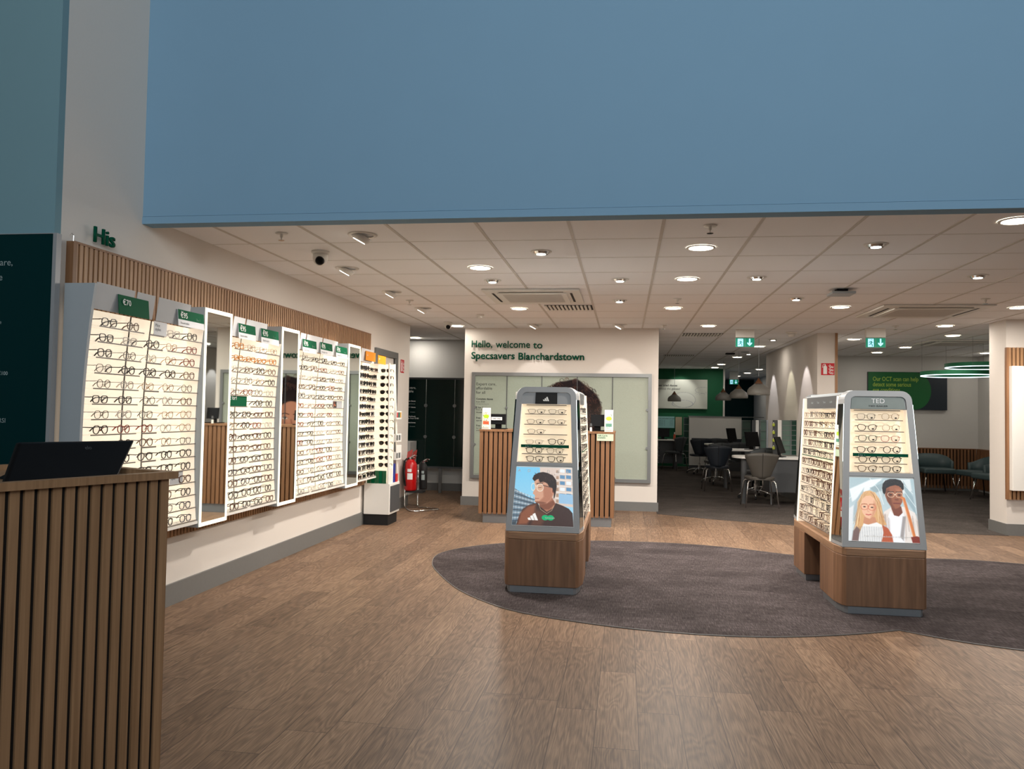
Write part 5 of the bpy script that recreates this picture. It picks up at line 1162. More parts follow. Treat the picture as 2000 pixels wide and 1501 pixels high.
for x in (X0, X0 + rb - 0.012): reparent(MB().box((x, Y0 + 0.04, 0.502), (x + 0.010, Y0 + 0.1745, 0.68)).build('side_foot', m_wplas), t)
for i in range(1, NS):
    z = Z0S + i * DZ
    so = reparent(MB().box((X0 + 0.005, Y0 + 0.045, z - 0.003), (X0 + rb, Y0 + 0.1745, z)).build('shelf', m_acry), t)
    c = random.choice(['black', 'black', 'tortoise', 'navy', 'black'])
    glasses(random.choice(['pilot', 'square']), c, (X0 + 0.225, Y0 + 0.055, z + 0.0015), (0, 0, PI + random.uniform(-0.1, 0.1)), f'{c} sunglasses on the narrow rack above the white cabinet, shelf {ORD[NS - i]} from top', 'sunglasses on the narrow rack', sun=True, name='sunglasses', cat='sunglasses')
for k in range(5):
    tag(MB().box((X0 + 0.03 + k * 0.048, Y0 + 0.012, 0.502), (X0 + 0.074 + k * 0.048, Y0 + 0.036, 0.655)).build('cleaning_kit_box', m_green if k % 2 else mat('bottle_green_box', (10, 84, 50), 0.4), bevel=0.002), f'{ORD[k + 1]} green box from the left in the row on the sunglasses cabinet', 'box', 'green boxes on the sunglasses cabinet')
tag(MB().box((X1 - 0.07, Y0 + 0.21, 0.502), (X1 - 0.01, Y0 + 0.26, 0.73)).build('cleaning_kit_box', mat('blue_box', (30, 50, 140), 0.4), bevel=0.002), 'tall blue box beside the green boxes on the sunglasses cabinet', 'box')
tag(MB().box((X1 - 0.07, Y0 + 0.28, 0.502), (X1 - 0.005, Y0 + 0.36, 0.60)).build('cleaning_kit_box', mat('red_box', (200, 40, 40), 0.4), bevel=0.002), 'small red box beside the blue box on the sunglasses cabinet', 'box')
for k, (z, nm) in enumerate(((1.28, 'top'), (1.00, 'middle'), (0.78, 'bottom'))):
    xr = X1 - 0.018 - 0.02 * (z - 0.5) / 1.48
    r_ = empty('brochure_rack', f'{nm} small white brochure rack on the sunglasses cabinet posts', 'rack', (xr, Y0 + 0.25, z), group='small racks on the leaning posts')
    MB().box((0.016, -0.1, 0), (0.05, 0.12, 0.005)).box((0.046, -0.1, 0.005), (0.05, 0.12, 0.10 if k < 2 else 0.18)).box((0.016, -0.1, 0.005), (0.046, -0.096, 0.10)).build('tray', m_wplas, r_)
    for j in range(4): MB().box((0.051, -0.09 + j * 0.05, 0.02), (0.053, -0.055 + j * 0.05, 0.085)).build('leaflet', [m_signred, m_textd, m_green, m_orange][(j + k) % 4] if k == 0 else [m_textd, m_greycard][j % 2], r_)

# ================================================================== CEILING FITTINGS
def proto_once(key, builder, loc, label, group):
    if key not in PROTO:
        t = builder(); PROTO[key] = t; t.location = loc; t['label'] = label; t['group'] = group; CH[t.name] = [(c, []) for c in kids(t)]; return t
    return dup(PROTO[key], loc, 0, label, group)
def b_down():
    t = empty('downlight', '', 'ceiling light'); q = MB()
    n = 28; vs = [(r_ * math.cos(2 * PI * k / n), r_ * math.sin(2 * PI * k / n), z) for r_, z in ((0.108, -0.001), (0.104, -0.008), (0.088, -0.007)) for k in range(n)]
    q.add(vs, [(i * n + k, i * n + (k + 1) % n, (i + 1) * n + (k + 1) % n, (i + 1) * n + k) for i in range(2) for k in range(n)]); q.build('trim_ring', m_wplas, t, smooth=True)
    q = MB(); q.lathe([(0.089, -0.0065), (0.089, -0.003)], 28); q.build('diffuser', m_down, t); return t
def b_spot():
    t = empty('spot_downlight', '', 'ceiling light'); n = 20; q = MB()
    vs = [(r_ * math.cos(2 * PI * k / n), r_ * math.sin(2 * PI * k / n), z) for r_, z in ((0.085, -0.001), (0.082, -0.006), (0.062, -0.005)) for k in range(n)]
    q.add(vs, [(i * n + k, i * n + (k + 1) % n, (i + 1) * n + (k + 1) % n, (i + 1) * n + k) for i in range(2) for k in range(n)]); q.build('trim_ring', m_wplas, t, smooth=True)
    q = MB(); q.lathe([(0.060, -0.002), (0.050, -0.022)], 20); q.build('gimbal', m_chrome, t); q = MB(); q.lathe([(0.036, -0.0225), (0.036, -0.024)], 16); q.build('lamp', m_down2, t); return t
def b_eye():
    t = empty('wall_washer', '', 'ceiling light'); n = 24; q = MB()
    vs = [(r_ * math.cos(2 * PI * k / n), r_ * math.sin(2 * PI * k / n), z) for r_, z in ((0.105, -0.001), (0.102, -0.008), (0.078, -0.006)) for k in range(n)]
    q.add(vs, [(i * n + k, i * n + (k + 1) % n, (i + 1) * n + (k + 1) % n, (i + 1) * n + k) for i in range(2) for k in range(n)]); q.build('trim_ring', m_wplas, t, smooth=True)
    q = MB(); q.lathe([(0.075, -0.003), (0.07, -0.03), (0.05, -0.05)], 20); o = q.build('swivel_head', m_wplas, t, smooth=True); o.data.transform(Matrix.Rotation(0.5, 4, 'Y'))
    q = MB(); q.lathe([(0.046, -0.051), (0.046, -0.053)], 16); o = q.build('lamp', m_down2, t); o.data.transform(Matrix.Rotation(0.5, 4, 'Y')); return t
ZL = ZC - 0.0005
downs = [('big', 938, 522, 'over the left aisle, nearest of its row'), ('big', 1014, 602, 'over the left aisle, beside the air conditioning cassette'), ('big', 893, 636, 'beside the small camera by the passage'),
         ('big', 1369, 483, 'nearest of the middle row'), ('big', 1342, 544, 'second of the middle row'), ('big', 1315, 601, 'third of the middle row'),
         ('big', 1987, 430, 'at the upper right corner of the picture'), ('big', 1642, 599, 'just beyond the small square wifi box'), ('big', 1990, 600, 'by the right edge of the picture'), ('big', 1384, 636, 'left of the first exit sign'),
         ('big', 1846, 636, 'in front of the scan room'), ('big', 1861, 655, 'second over the scan room opening'), ('far', 1668, 662, 'left of the second exit sign'), ('far', 1768, 678, 'in the scan room, right of the exit sign'), ('far', 1700, 691, 'deepest left in the scan room'), ('far', 1896, 694, 'deepest right in the scan room'),
         ('far', 1483, 676, 'right of the first exit sign'), ('far', 1440, 697, 'above the middle pendant lamp'), ('far', 1409, 711, 'left of the middle pendant cord'), ('far', 1391, 720, 'above the end of the green wall'), ('far', 1483, 721, 'behind the nearest pendant cord'), ('far', 1460, 728, 'deep in the corridor between two pendants'), ('far', 1440, 734, 'farthest in the corridor'), ('big', 812, 659, 'in the left passage')]
dcol = (1.0, 0.925, 0.84)
for k, (kd, x, y, s_) in enumerate(downs):
    p = onz(x, y, ZL)
    if p.y > 15.9 and p.x > 3.05 and p.y < 17: p.y = 15.6
    if x == 1391: p.y = 20.9
    t = proto_once('down', b_down, p, 'round white ceiling downlight ' + s_, 'round ceiling downlights')
    E_ = 30 if kd == 'big' else 3.2
    if p.y < 9.5: E_ = 54
    if p.y < 6.5: E_ = 20
    if 10.5 < p.y < 13.5 and x > 1000: E_ = 9
    if x == 812: E_ = 5
    if x == 893: E_ = 3
    add_light('lamp_light', 'AREA', (p.x, p.y, p.z - 0.012), E_, dcol, 0.17)
spots = [(962, 547, 'left of the air conditioning cassette, small'), (1057, 491, 'between the first two downlights, unlit, small'), (1711, 477, 'upper right, lit, small'), (1211, 545, 'middle of the ceiling, nearest small one'), (1210, 586, 'middle of the ceiling, second small one'), (1478, 541, 'right of the second middle downlight, unlit'),
         (1555, 582, 'left of the wifi box'), (1910, 538, 'at the right, above the large vent cassette'), (1510, 662, 'beside the scalloped wall'), (1462, 690, 'farther along the scalloped wall')]
for x, y, s_ in spots:
    p = onz(x, y, ZL); proto_once('spot', b_spot, p, 'recessed adjustable spotlight ' + s_, 'small recessed spotlights')
eyes = [(708, 458, 'nearest'), (678, 523, 'second'), (765, 569, 'third'), (826, 601, 'fourth')]
for x, y, s_ in eyes:
    p = onz(x, y, ZL); t = proto_once('eye', b_eye, p, f'{s_} swivel wall washer along the left wall', 'wall washers along the left wall')
    add_light('lamp_light', 'SPOT', (p.x - 0.02, p.y, p.z - 0.06), 40, (1.0, 0.92, 0.84), 0.04, target=(XW, p.y + 0.05, 1.1), spot=1.25, blend=0.5)
for x, y, s_ in ((1048, 637, 'left'), (1211, 637, 'right')):
    p = onz(x, y, ZL); p.y = YWEL - 0.50; t = proto_once('eye', b_eye, p, f'{s_} swivel wall washer in front of the welcome wall', 'wall washers in front of the welcome wall')
    add_light('lamp_light', 'SPOT', (p.x, p.y, p.z - 0.06), 20, (1.0, 0.93, 0.90), 0.02, target=(p.x, YWEL, 1.55), spot=1.0, blend=0.25)
for (yy, tc, e_) in ((12.75, (1.0, 0.94, 0.95), 30), (13.9, (1.0, 0.98, 0.72), 17), (15.5, (0.98, 0.96, 1.0), 26)):
    add_light('lamp_light', 'SPOT', (2.80 - 0.42, yy, ZC - 0.03), e_, tc, 0.02, target=(2.80, yy, 1.35), spot=0.95, blend=0.3)
for x, y, E_ in ((1711, 477, 9), (1910, 538, 12), (1210, 586, 9), (962, 547, 9), (1555, 582, 10)):
    p = onz(x, y, ZC - 0.06); add_light('lamp_light', 'SPOT', p, E_ * 2.2, (1.0, 0.86, 0.72), 0.03, target=(p.x + 0.1, p.y - 0.2, 0), spot=1.0, blend=0.6)
# poster light on the far green wall
add_light('lamp_light', 'SPOT', (1.5, 21.0, ZC - 0.05), 16, (1, 0.95, 0.86), 0.03, target=(1.45, 21.6, 1.9), spot=1.3, blend=0.6)

def b_sprink():
    t = empty('sprinkler', '', 'sprinkler'); q = MB(); q.lathe([(0.045, -0.001), (0.040, -0.008), (0.012, -0.009), (0.010, -0.03), (0.004, -0.032), (0.004, -0.05)], 16); q.build('body', m_wplas, t, smooth=True)
    q = MB(); q.lathe([(0.022, -0.0505), (0.022, -0.0535)], 12); q.build('deflector', m_chrome, t); return t
for x, y, s_ in ((550, 455, 'nearest the left wall'), (1387, 440, 'nearest the blue bulkhead in the middle'), (800, 586, 'between the third and fourth wall washers'), (1323, 583, 'above the third middle downlight'), (1925, 583, 'by the right vent cassette'), (1749, 636, 'between the second exit sign and vent'), (1296, 635, 'by the right end of the welcome wall')):
    proto_once('sprink', b_sprink, onz(x, y, ZL), 'small ceiling sprinkler ' + s_, 'ceiling sprinklers')
for x, y, s_ in ((938, 614, 'above the left of the welcome wall'), (1546, 648, 'beside the scalloped wall')):
    p = onz(x, y, ZL); t = empty('smoke_detector', 'white round smoke detector ' + s_, 'smoke detector', p); k = 1.0 if x < 1000 else 1.7
    MB().lathe([(0.05 * k, -0.001), (0.05 * k, -0.012), (0.045 * k, -0.02)], 20).build('base', m_wplas, t, smooth=True); MB().lathe([(0.034 * k, -0.0205), (0.028 * k, -0.04 * k), (0.012, -0.044 * k)], 20).build('head', m_wplas, t, smooth=True)
def camera(label, x, y, s_):
    p = onz(x, y, ZL); t = empty('security_camera', label, 'camera', p)
    MB().lathe([(0.062 * s_, -0.001), (0.062 * s_, -0.014), (0.052 * s_, -0.022)], 24).build('base', m_wplas, t, smooth=True)
    MB().lathe([(0.050 * s_, -0.0225), (0.052 * s_, -0.05 * s_), (0.042 * s_, -0.078 * s_), (0.02 * s_, -0.098 * s_)], 24).build('dome', m_wplas, t, smooth=True)
    q = MB(); q.lathe([(0.032 * s_, 0), (0.028 * s_, 0.018 * s_), (0.012 * s_, 0.026 * s_)], 18); o = q.build('lens', m_black, t, smooth=True)
    o.data.transform(Matrix.Translation((0.012 * s_, -0.034 * s_, -0.068 * s_)) @ Matrix.Rotation(2.2, 4, 'X'))
camera('white dome security camera hanging near the left wall', 626, 491, 1.15); camera('small white dome camera above the passage entrance', 875, 629, 1.0)
# cassettes, grilles
def cassette(label, px, py, W, D):
    p = onz(px, py, ZL); t = empty('air_conditioning_cassette', label, 'air conditioner', p)
    MB().box((-W / 2, -D / 2, -0.022), (W / 2, D / 2, -0.001)).build('panel', m_wplas, t, bevel=0.008)
    q = MB(); iw, idp = W * 0.36, D * 0.36
    for a in range(4):
        c, s = (1, 0) if a % 2 == 0 else (0, 1); sg = 1 if a < 2 else -1
        if c: q.box((-iw * 0.92, sg * (D * 0.405) - 0.012, -0.024), (iw * 0.92, sg * (D * 0.405) + 0.012, -0.0225))
        else: q.box((sg * (W * 0.405) - 0.012, -idp * 0.92, -0.024), (sg * (W * 0.405) + 0.012, idp * 0.92, -0.0225))
    q.build('air_slot', m_blackm, t)
    MB().box((-iw, -idp, -0.034), (iw, idp, -0.0225)).build('grille_frame', m_wplas, t, bevel=0.004)
    q = MB()
    for k in range(14): q.box((-iw * 0.85, -idp * 0.85 + k * idp * 1.7 / 14, -0.036), (iw * 0.85, -idp * 0.85 + k * idp * 1.7 / 14 + idp * 0.05, -0.0345))
    q.build('grille', m_tbar, t)
cassette('square white air conditioning cassette above the left aisle', 1045, 577, 1.00, 0.95); cassette('square white air conditioning cassette above the right side', 1800, 606, 1.15, 1.05); cassette('dim air conditioning cassette above the ring lamps', 1870, 668, 1.1, 0.9)
def grille(label, px, py, W, D, n):
    p = onz(px, py, ZL); t = empty('air_grille', label, 'vent', p)
    q = MB(); q.box((-W / 2, -D / 2, -0.004), (W / 2, D / 2, -0.001)); q.build('frame', m_blackm, t)
    q = MB()
    for k in range(n): q.box((-W / 2 + k * W / n, -D / 2, -0.016), (-W / 2 + (k + 0.55) * W / n, D / 2, -0.0045))
    q.build('blades', m_wplas, t)
grille('slatted white air grille right of the left cassette', 1112, 600, 0.55, 0.42, 12); grille('slatted ceiling grille left of the first exit sign', 1370, 653, 0.62, 0.42, 14); grille('slatted ceiling grille far above the pendant lamps', 1325, 694, 0.62, 0.42, 14)
p = onz(1643, 565, ZL); t = empty('wifi_access_point', 'white square access point on a dark bracket under the ceiling', 'wifi box', p)
MB().box((-0.05, -0.05, -0.03), (0.05, 0.05, -0.001)).build('bracket', m_blackm, t); MB().box((-0.11, -0.11, -0.055), (0.11, 0.11, -0.0305)).build('box', m_lgrey, t, bevel=0.008)
p = onz(1426, 689, ZL); t = tag(MB().box((-0.09, -0.05, -0.03), (0.09, 0.05, -0.001)).build('ceiling_sensor', m_blackm, loc=p, bevel=0.01), 'flat dark sensor under the ceiling left of the first exit sign', 'sensor')
p = onz(1455, 686.5, ZL); t = tag(MB().lathe([(0.08, -0.001), (0.08, -0.012), (0.05, -0.02)], 18).build('ceiling_speaker', m_lgrey, loc=p), 'round grey speaker under the ceiling above the far exit sign', 'speaker')

# exit signs
def exit_sign(label, px, pyt, pyb, wpx, Y):
    a = ony(px - wpx / 2, (pyt + pyb) / 2, Y); b_ = ony(px + wpx / 2, (pyt + pyb) / 2, Y); zt_ = ony(px, pyt, Y).z; zb_ = ony(px, pyb, Y).z
    W = b_.x - a.x; H = zt_ - zb_; t = empty('exit_sign', label, 'exit sign', (a.x, Y, zb_), group='hanging emergency exit signs')
    MB().box((0, -0.02, H + 0.008), (W, 0.04, ZC - zb_ - 0.001)).build('lamp_housing', m_wplas, t, bevel=0.004)
    MB().box((0, -0.006, 0), (W, 0.006, H)).build('panel', m_signgreen, t, bevel=0.002)
    q = MB(); q.box((-0.003, -0.007, -0.003), (W + 0.003, 0.007, 0)); q.box((-0.003, -0.007, 0), (0, 0.007, H)); q.box((W, -0.007, 0), (W + 0.003, 0.007, H)); q.box((W * 0.49, -0.008, 0.0), (W * 0.51, -0.0065, H)); q.build('edge', mat('mint_edge', (140, 190, 170), 0.4), t)
    def P2(pts, m, nm, d=-0.0085):
        MB().add([(x * W, d, y * H) for x, y in pts], [tuple(range(len(pts)))]).build(nm, m, t)
    P2([(0.10, 0.04), (0.40, 0.04), (0.40, 0.93), (0.10, 0.93)], m_signwhite, 'running_man_symbol')
    def run(pts, w_): 
        q = MB(); q.tube([(x * W, -0.0105, y * H) for x, y in pts], w_ * H, 4); q.build('running_man_symbol', m_signgreen, t)
    run([(0.27, 0.66), (0.255, 0.42)], 0.075); run([(0.255, 0.42), (0.21, 0.30), (0.13, 0.26)], 0.045); run([(0.255, 0.42), (0.32, 0.28), (0.33, 0.08)], 0.045); run([(0.27, 0.66), (0.19, 0.62), (0.16, 0.45)], 0.035); run([(0.27, 0.64), (0.33, 0.50), (0.38, 0.52)], 0.035); run([(0.285, 0.80), (0.29, 0.84)], 0.075)
    P2([(0.71, 0.93), (0.79, 0.93), (0.79, 0.42), (0.88, 0.52), (0.88, 0.36), (0.75, 0.10), (0.62, 0.36), (0.62, 0.52), (0.71, 0.42)][::-1], m_signwhite, 'down_arrow')
exit_sign('hanging green exit sign in front of the consulting area', 1455, 660, 677, 36, 11.6); exit_sign('hanging green exit sign in front of the scan room', 1710, 660, 678, 38, 11.4); exit_sign('small distant green exit sign behind the pendant lamps', 1433, 741, 750, 17, 22.5)

# ================================================================== CONSULTING AREA
def shell_chair(swivel, m, name_label, loc, rot, group):
    key = ('chair', swivel, m.name)
    if key not in PROTO:
        t = empty('consulting_chair' if not swivel else 'swivel_chair', '', 'chair'); PROTO[key] = t
        # fan-shaped back: a grid bent round the sitter, thickened
        nx, nz = 10, 8; vs = []
        for d_ in (0, 1):
            for j in range(nz + 1):
                v_ = j / nz; z = 0.44 + v_ * 0.40; hw = 0.115 + 0.135 * min(1, v_ * 1.15) ** 0.9
                for i in range(nx + 1):
                    u_ = -1 + 2 * i / nx; zz = z - 0.035 * (u_ * u_) * (v_ ** 3)
                    vs.append((u_ * hw, -0.20 - 0.05 * v_ + 0.06 * u_ * u_ + (0.028 if d_ else 0), zz))
        N_ = (nx + 1) * (nz + 1); fs = []
        for j in range(nz):
            for i in range(nx):
                a = j * (nx + 1) + i; fs += [(a, a + 1, a + nx + 2, a + nx + 1), (N_ + a, N_ + a + nx + 1, N_ + a + nx + 2, N_ + a + 1)]
        for i in range(nx): fs += [(i, N_ + i, N_ + i + 1, i + 1), (nz * (nx + 1) + i, nz * (nx + 1) + i + 1, N_ + nz * (nx + 1) + i + 1, N_ + nz * (nx + 1) + i)]
        for j in range(nz): fs += [(j * (nx + 1), (j + 1) * (nx + 1), N_ + (j + 1) * (nx + 1), N_ + j * (nx + 1)), (j * (nx + 1) + nx, N_ + j * (nx + 1) + nx, N_ + (j + 1) * (nx + 1) + nx, (j + 1) * (nx + 1) + nx)]
        q = MB(); q.add(vs, fs); bo = q.build('backrest', m, t, smooth=True)
        MB().tube([(0, -0.203, 0.45), (0, -0.252, 0.83)], 0.0035, 4).build('back_seam', m_felt, bo)
        q = MB(); n = 24; pl = []
        for k in range(n):
            a = 2 * PI * k / n; pl.append((0.225 * math.copysign(abs(math.cos(a)) ** 0.75, math.cos(a)), 0.02 + 0.215 * math.copysign(abs(math.sin(a)) ** 0.75, math.sin(a))))
        q.hexa([(x * 0.93, y, 0.420) for x, y in pl], [(x, y, 0.448) for x, y in pl]); q.hexa([(x, y, 0.4482) for x, y in pl], [(x * 0.92, y * 0.92, 0.470) for x, y in pl]); q.build('seat', m, t, smooth=False, bevel=0.006)
        if not swivel:
            for sx in (-1, 1):
                for sy in (-1, 1):
                    MB().tube([(sx * 0.12, sy * 0.12, 0.415), (sx * 0.19, sy * 0.16, 0.40), (sx * 0.205, sy * 0.175, 0.37), (sx * 0.245, sy * 0.225, 0.005)], 0.0105, 8).build('leg', m_chrome, t, smooth=True)
        else:
            MB().lathe([(0.028, 0.10), (0.028, 0.25), (0.017, 0.255), (0.017, 0.418)], 14).build('gas_column', m_chrome, t)
            for k in range(5):
                a = 2 * PI * k / 5 + 0.3; c, s = math.cos(a), math.sin(a)
                l_ = MB().tube([(0.02 * c, 0.02 * s, 0.14), (0.15 * c, 0.15 * s, 0.125), (0.25 * c, 0.25 * s, 0.085), (0.28 * c, 0.28 * s, 0.055)], 0.013, 7).build('leg', m_chrome, t, smooth=True)
                MB().tube([(0.28 * c - 0.012 * s, 0.28 * s + 0.012 * c, 0.030), (0.28 * c + 0.012 * s, 0.28 * s - 0.012 * c, 0.030)], 0.025, 10).build('castor', m_blackm, l_)
        CH[t.name] = [(c, kids(c)) for c in kids(t)]
        t.location = loc; t.rotation_euler = (0, 0, rot); t['label'] = name_label; t['group'] = group; return t
    return dup(PROTO[key], loc, rot, name_label, group)
FC = 0.0045
G1, G2 = 'chairs in front of the consulting desks', 'swivel chairs behind the consulting desks'
shell_chair(False, m_taupe, 'taupe fan-backed chair with chrome legs, nearest at the consulting desks', (2.06, 12.50, FC), 0.03, G1)
shell_chair(False, m_navy, 'navy fan-backed chair with chrome legs, left of the middle consulting desk', (1.69, 14.93, FC), 0.02, G1)
p = onz(1455, 972, FC)
shell_chair(True, m_leather, 'grey swivel chair between the two nearest consulting desks', (p.x + 0.17, 13.75, FC), 0.5, G2)
shell_chair(False, m_leather, 'grey fan-backed chair beyond the middle consulting desk', (2.30, 17.0, FC), 0.2, G1)
shell_chair(True, m_leather, 'grey swivel chair by the middle consulting desk', (1.85, 16.45, FC), 0.35, G2)
shell_chair(True, m_navy, 'navy swivel chair at the far desk, by the partition', (1.75, 18.98, FC), 0.1, G2)
shell_chair(False, m_leather, 'grey fan-backed chair farthest back against the partition', (2.2, 19.65, FC), 0.0, G1)
shell_chair(True, m_navy, 'navy swivel chair half hidden behind the nearest desk', (2.45, 14.45, FC), 0.2, G2)
shell_chair(False, m_leather, 'grey chair tucked behind the left end of the partition', (1.25, 20.15, FC), 0.9, G1)
def desk(label, Y, xl, wcol, legx):
    t = empty('consulting_desk', label, 'desk', (xl, Y, FC), group='white consulting desks')
    D = 0.62; n = 10; pl = [(2.79 - xl, 0.0), (2.79 - xl, D)] + [(0.16 - 0.16 * math.sin(k * PI / n), D / 2 + D / 2 * math.cos(k * PI / n)) for k in range(n + 1)]
    q = MB(); q.prism(pl, 0.715, 0.745); q.build('tabletop', m_wplas, t, bevel=0.003)
    MB().lathe([(0.045, 0), (0.045, 0.7145)], 18, (legx, 0.12, 0)).build('leg', m_dgrey, t)
    MB().box((2.79 - xl - 0.52, 0.05, 0.20), (2.79 - xl - 0.02, D - 0.05, 0.7145)).build('cabinet', m_dgrey, t)
    for x_ in (2.79 - xl - 0.48, 2.79 - xl - 0.08): MB().lathe([(0.018, 0), (0.018, 0.1995)], 10, (x_, 0.1, 0)).build('foot', m_alu, t)
    return t
x1, x2, x3 = ony(1435, 895, 12.8).x, ony(1415, 882, 15.4).x, ony(1378, 870, 18.0).x
desk('nearest white consulting desk with rounded end and dark leg', 12.80, x1, 0, 0.16); desk('middle white consulting desk behind the navy chair', 15.40, x2, 0, 0.05); desk('farthest white consulting desk, in front of the grey partition', 18.0, x3, 0, 0.1)
monitor('black tilted monitor on the nearest consulting desk', 2.50, 12.98, FC + 0.7455, 0.30, 0.26, 0.35, 1.1); monitor('black monitor on the middle consulting desk', 2.45, 15.55, FC + 0.7455, 0.36, 0.28, 0.2, 0.7); monitor('black monitor on the farthest consulting desk', 2.42, 18.2, FC + 0.7455, 0.36, 0.30, 0.2, 0.9)
# cabinets and dividers standing along the consulting wall
m_gl = mat('green_glass', (16, 62, 48), 0.12, var=0.1, scale=6); m_glp = mat('pale_glass', (96, 120, 110), 0.15, var=0.2, scale=6)
def cab(label, p0, p1, Y, m, lines=True, top=820, z0=0.76, name='display_cabinet', cat='cabinet'):
    xa, xb = ony(p0, 850, Y).x, ony(p1, 850, Y).x; zt_ = ony((p0 + p1) / 2, top, Y).z
    t = empty(name, label, cat, (xa, Y, z0)); h = zt_ - z0
    MB().box((0, 0, 0), (xb - xa, 0.05, h)).build('panel', m, t)
    if lines:
        q = MB(); n = 7
        for k in range(n + 1): q.box((0.002, -0.012, k * h / n * 0.98), (xb - xa - 0.002, -0.0005, k * h / n * 0.98 + 0.008))
        q.build('shelf', m_alu, t)
        MB().box((0, -0.014, 0), (0.006, -0.0125, h)).box((xb - xa - 0.006, -0.014, 0), (xb - xa, -0.0125, h)).build('edge', m_alu, t)
    return t
cab('dark green glass cabinet nearest along the consulting wall', 1545, 1561, 13.46, m_gl); cab('pale green glass cabinet left of the nearest dark one', 1527, 1544.5, 13.48, m_glp)
cab('narrow grey divider at the right end of the near cabinets', 1562, 1568, 13.50, m_dgrey, False, name='divider', cat='divider')
cab('narrow white divider left of the near glass cabinets', 1519, 1526.5, 13.48, m_wplas, False, name='divider', cat='divider')
cab('grey divider holding four green spray bottles', 1510, 1518.5, 13.48, m_dgrey, False, name='divider', cat='divider')
for k, yy in enumerate((829, 844, 859, 874)):
    p = ony(1511, yy, 13.459); tb = empty('spray_bottle', f'{ORD[k + 1]} small yellow-green bottle from the top on the divider edge', 'bottle', p, group='yellow-green bottles on the divider')
    MB().lathe([(0.018, -0.028), (0.022, -0.022), (0.022, 0.012), (0.012, 0.024)], 12).build('body', mat('lime_bottle', (176, 190, 70), 0.4), tb, smooth=True); MB().lathe([(0.008, 0.0245), (0.008, 0.04)], 8).build('cap', m_wplas, tb)
cab('pale grey divider of the middle cabinets', 1497, 1505.5, 16.05, m_lgrey, False, z0=0.005, name='divider', cat='divider'); cab('pale glass cabinet in the middle group along the wall', 1485, 1496.5, 16.05, m_glp, z0=0.005)
cab('narrow white divider beside the middle cabinets', 1476, 1482, 16.1, m_wplas, False, z0=0.005, name='divider', cat='divider'); cab('grey divider left of the middle cabinets', 1469, 1475.5, 16.1, m_dgrey, False, z0=0.005, name='divider', cat='divider')
cab('pale glass cabinet farthest back beside the partition', 1449, 1466, 19.9, m_glp, z0=0.005)
# partition
xa, xb = ony(1346, 860, 20.3).x, ony(1448, 860, 20.3).x; zt_ = ony(1400, 812.5, 20.3).z
t = empty('half_height_partition', 'half-height pale grey partition with dark band behind the consulting chairs', 'partition', (xa, 20.3, FC))
MB().box((0, 0.01, 0), (xb - xa, 0.10, 0.12)).build('skirting', m_dgrey, t); MB().box((0, 0, 0.12), (xb - xa, 0.11, zt_ - FC - 0.02)).build('panel', m_wplas, t); MB().box((-0.02, -0.02, zt_ - FC - 0.02), (ony(1492, 812, 20.3).x - xa, 0.13, zt_ - FC)).build('top_ledge', m_alu, t)
zz0, zz1 = ony(1400, 871, 20.3).z - FC, ony(1400, 856, 20.3).z - FC
MB().box((0.06, -0.006, zz0), (xb - xa, -0.0005, zz1)).build('dark_band', m_navy, t)
# far left desk corner
t = empty('consulting_desk', 'white desk with shelves at the far left below the green wall', 'desk', (0.50, 20.5, FC), group='white consulting desks')
xr = ony(1337, 861, 20.5).x - 0.5
MB().box((0, 0, 0.715), (xr, 0.6, 0.745)).build('tabletop', m_wplas, t, bevel=0.003); MB().lathe([(0.05, 0), (0.05, 0.7145)], 14, (xr - 0.22, 0.1, 0)).build('leg', m_dgrey, t); MB().box((xr - 0.62, 0.30, 0.12), (xr - 0.02, 0.58, 0.7145)).build('cabinet', m_dgrey, t)
q = MB(); q.box((0.02, 0.30, 0.12), (0.42, 0.58, 0.15)).box((0.02, 0.30, 0.30), (0.42, 0.58, 0.32)).box((0.02, 0.30, 0.50), (0.42, 0.58, 0.52)).box((0.02, 0.56, 0.12), (0.42, 0.58, 0.71)); q.build('shelf', m_lgrey, t)
monitor('black monitor on the far left desk under the price screen', 0.98, 20.75, FC + 0.7455, 0.34, 0.22, 0.1, 0.0)
t = empty('hand_gel_bottle', 'small orange and white bottle beside the far left monitor', 'bottle', (1.27, 20.66, FC + 0.7455)); MB().lathe([(0.03, 0), (0.03, 0.12), (0.015, 0.14)], 12).build('body', mat('orange_bottle', (200, 90, 60), 0.4), t); MB().lathe([(0.014, 0.1405), (0.014, 0.19)], 8).build('pump', m_wplas, t)
def wallthing(name, label, cat, p0, y0, p1, y1, Y, m, thick=0.02):
    a, b_ = ony(p0, y1, Y), ony(p1, y0, Y); return empty(name, label, cat, (a.x, Y, a.z)), b_.x - a.x, b_.z - a.z
t, W, H = wallthing('price_screen', 'pale turquoise price list on the green wall above the far left monitor', 'sign', 1268, 813, 1317.5, 834.5, 21.55, None)
MB().box((0, 0, 0), (W, 0.03, H)).build('panel', mat('pale_turquoise', (120, 160, 156), 0.5, emis=(130, 180, 176), es=0.08), t)
X_ = t.location.x; Z_ = t.location.z
text('lettering', 'Lens prices and what you get', 0.035, m_textd, (X_ + 0.1, 21.547, Z_ + H - 0.07), (1, 0, 0), (0, 0, 1), t)
for k in range(5): text('lettering', 'Single vision   20', 0.018, m_textd, (X_ + 0.25, 21.547, Z_ + H - 0.12 - k * 0.032), (1, 0, 0), (0, 0, 1), t); text('lettering', 'from 49', 0.018, m_textd, (X_ + 0.55, 21.547, Z_ + H - 0.12 - k * 0.032), (1, 0, 0), (0, 0, 1), t)
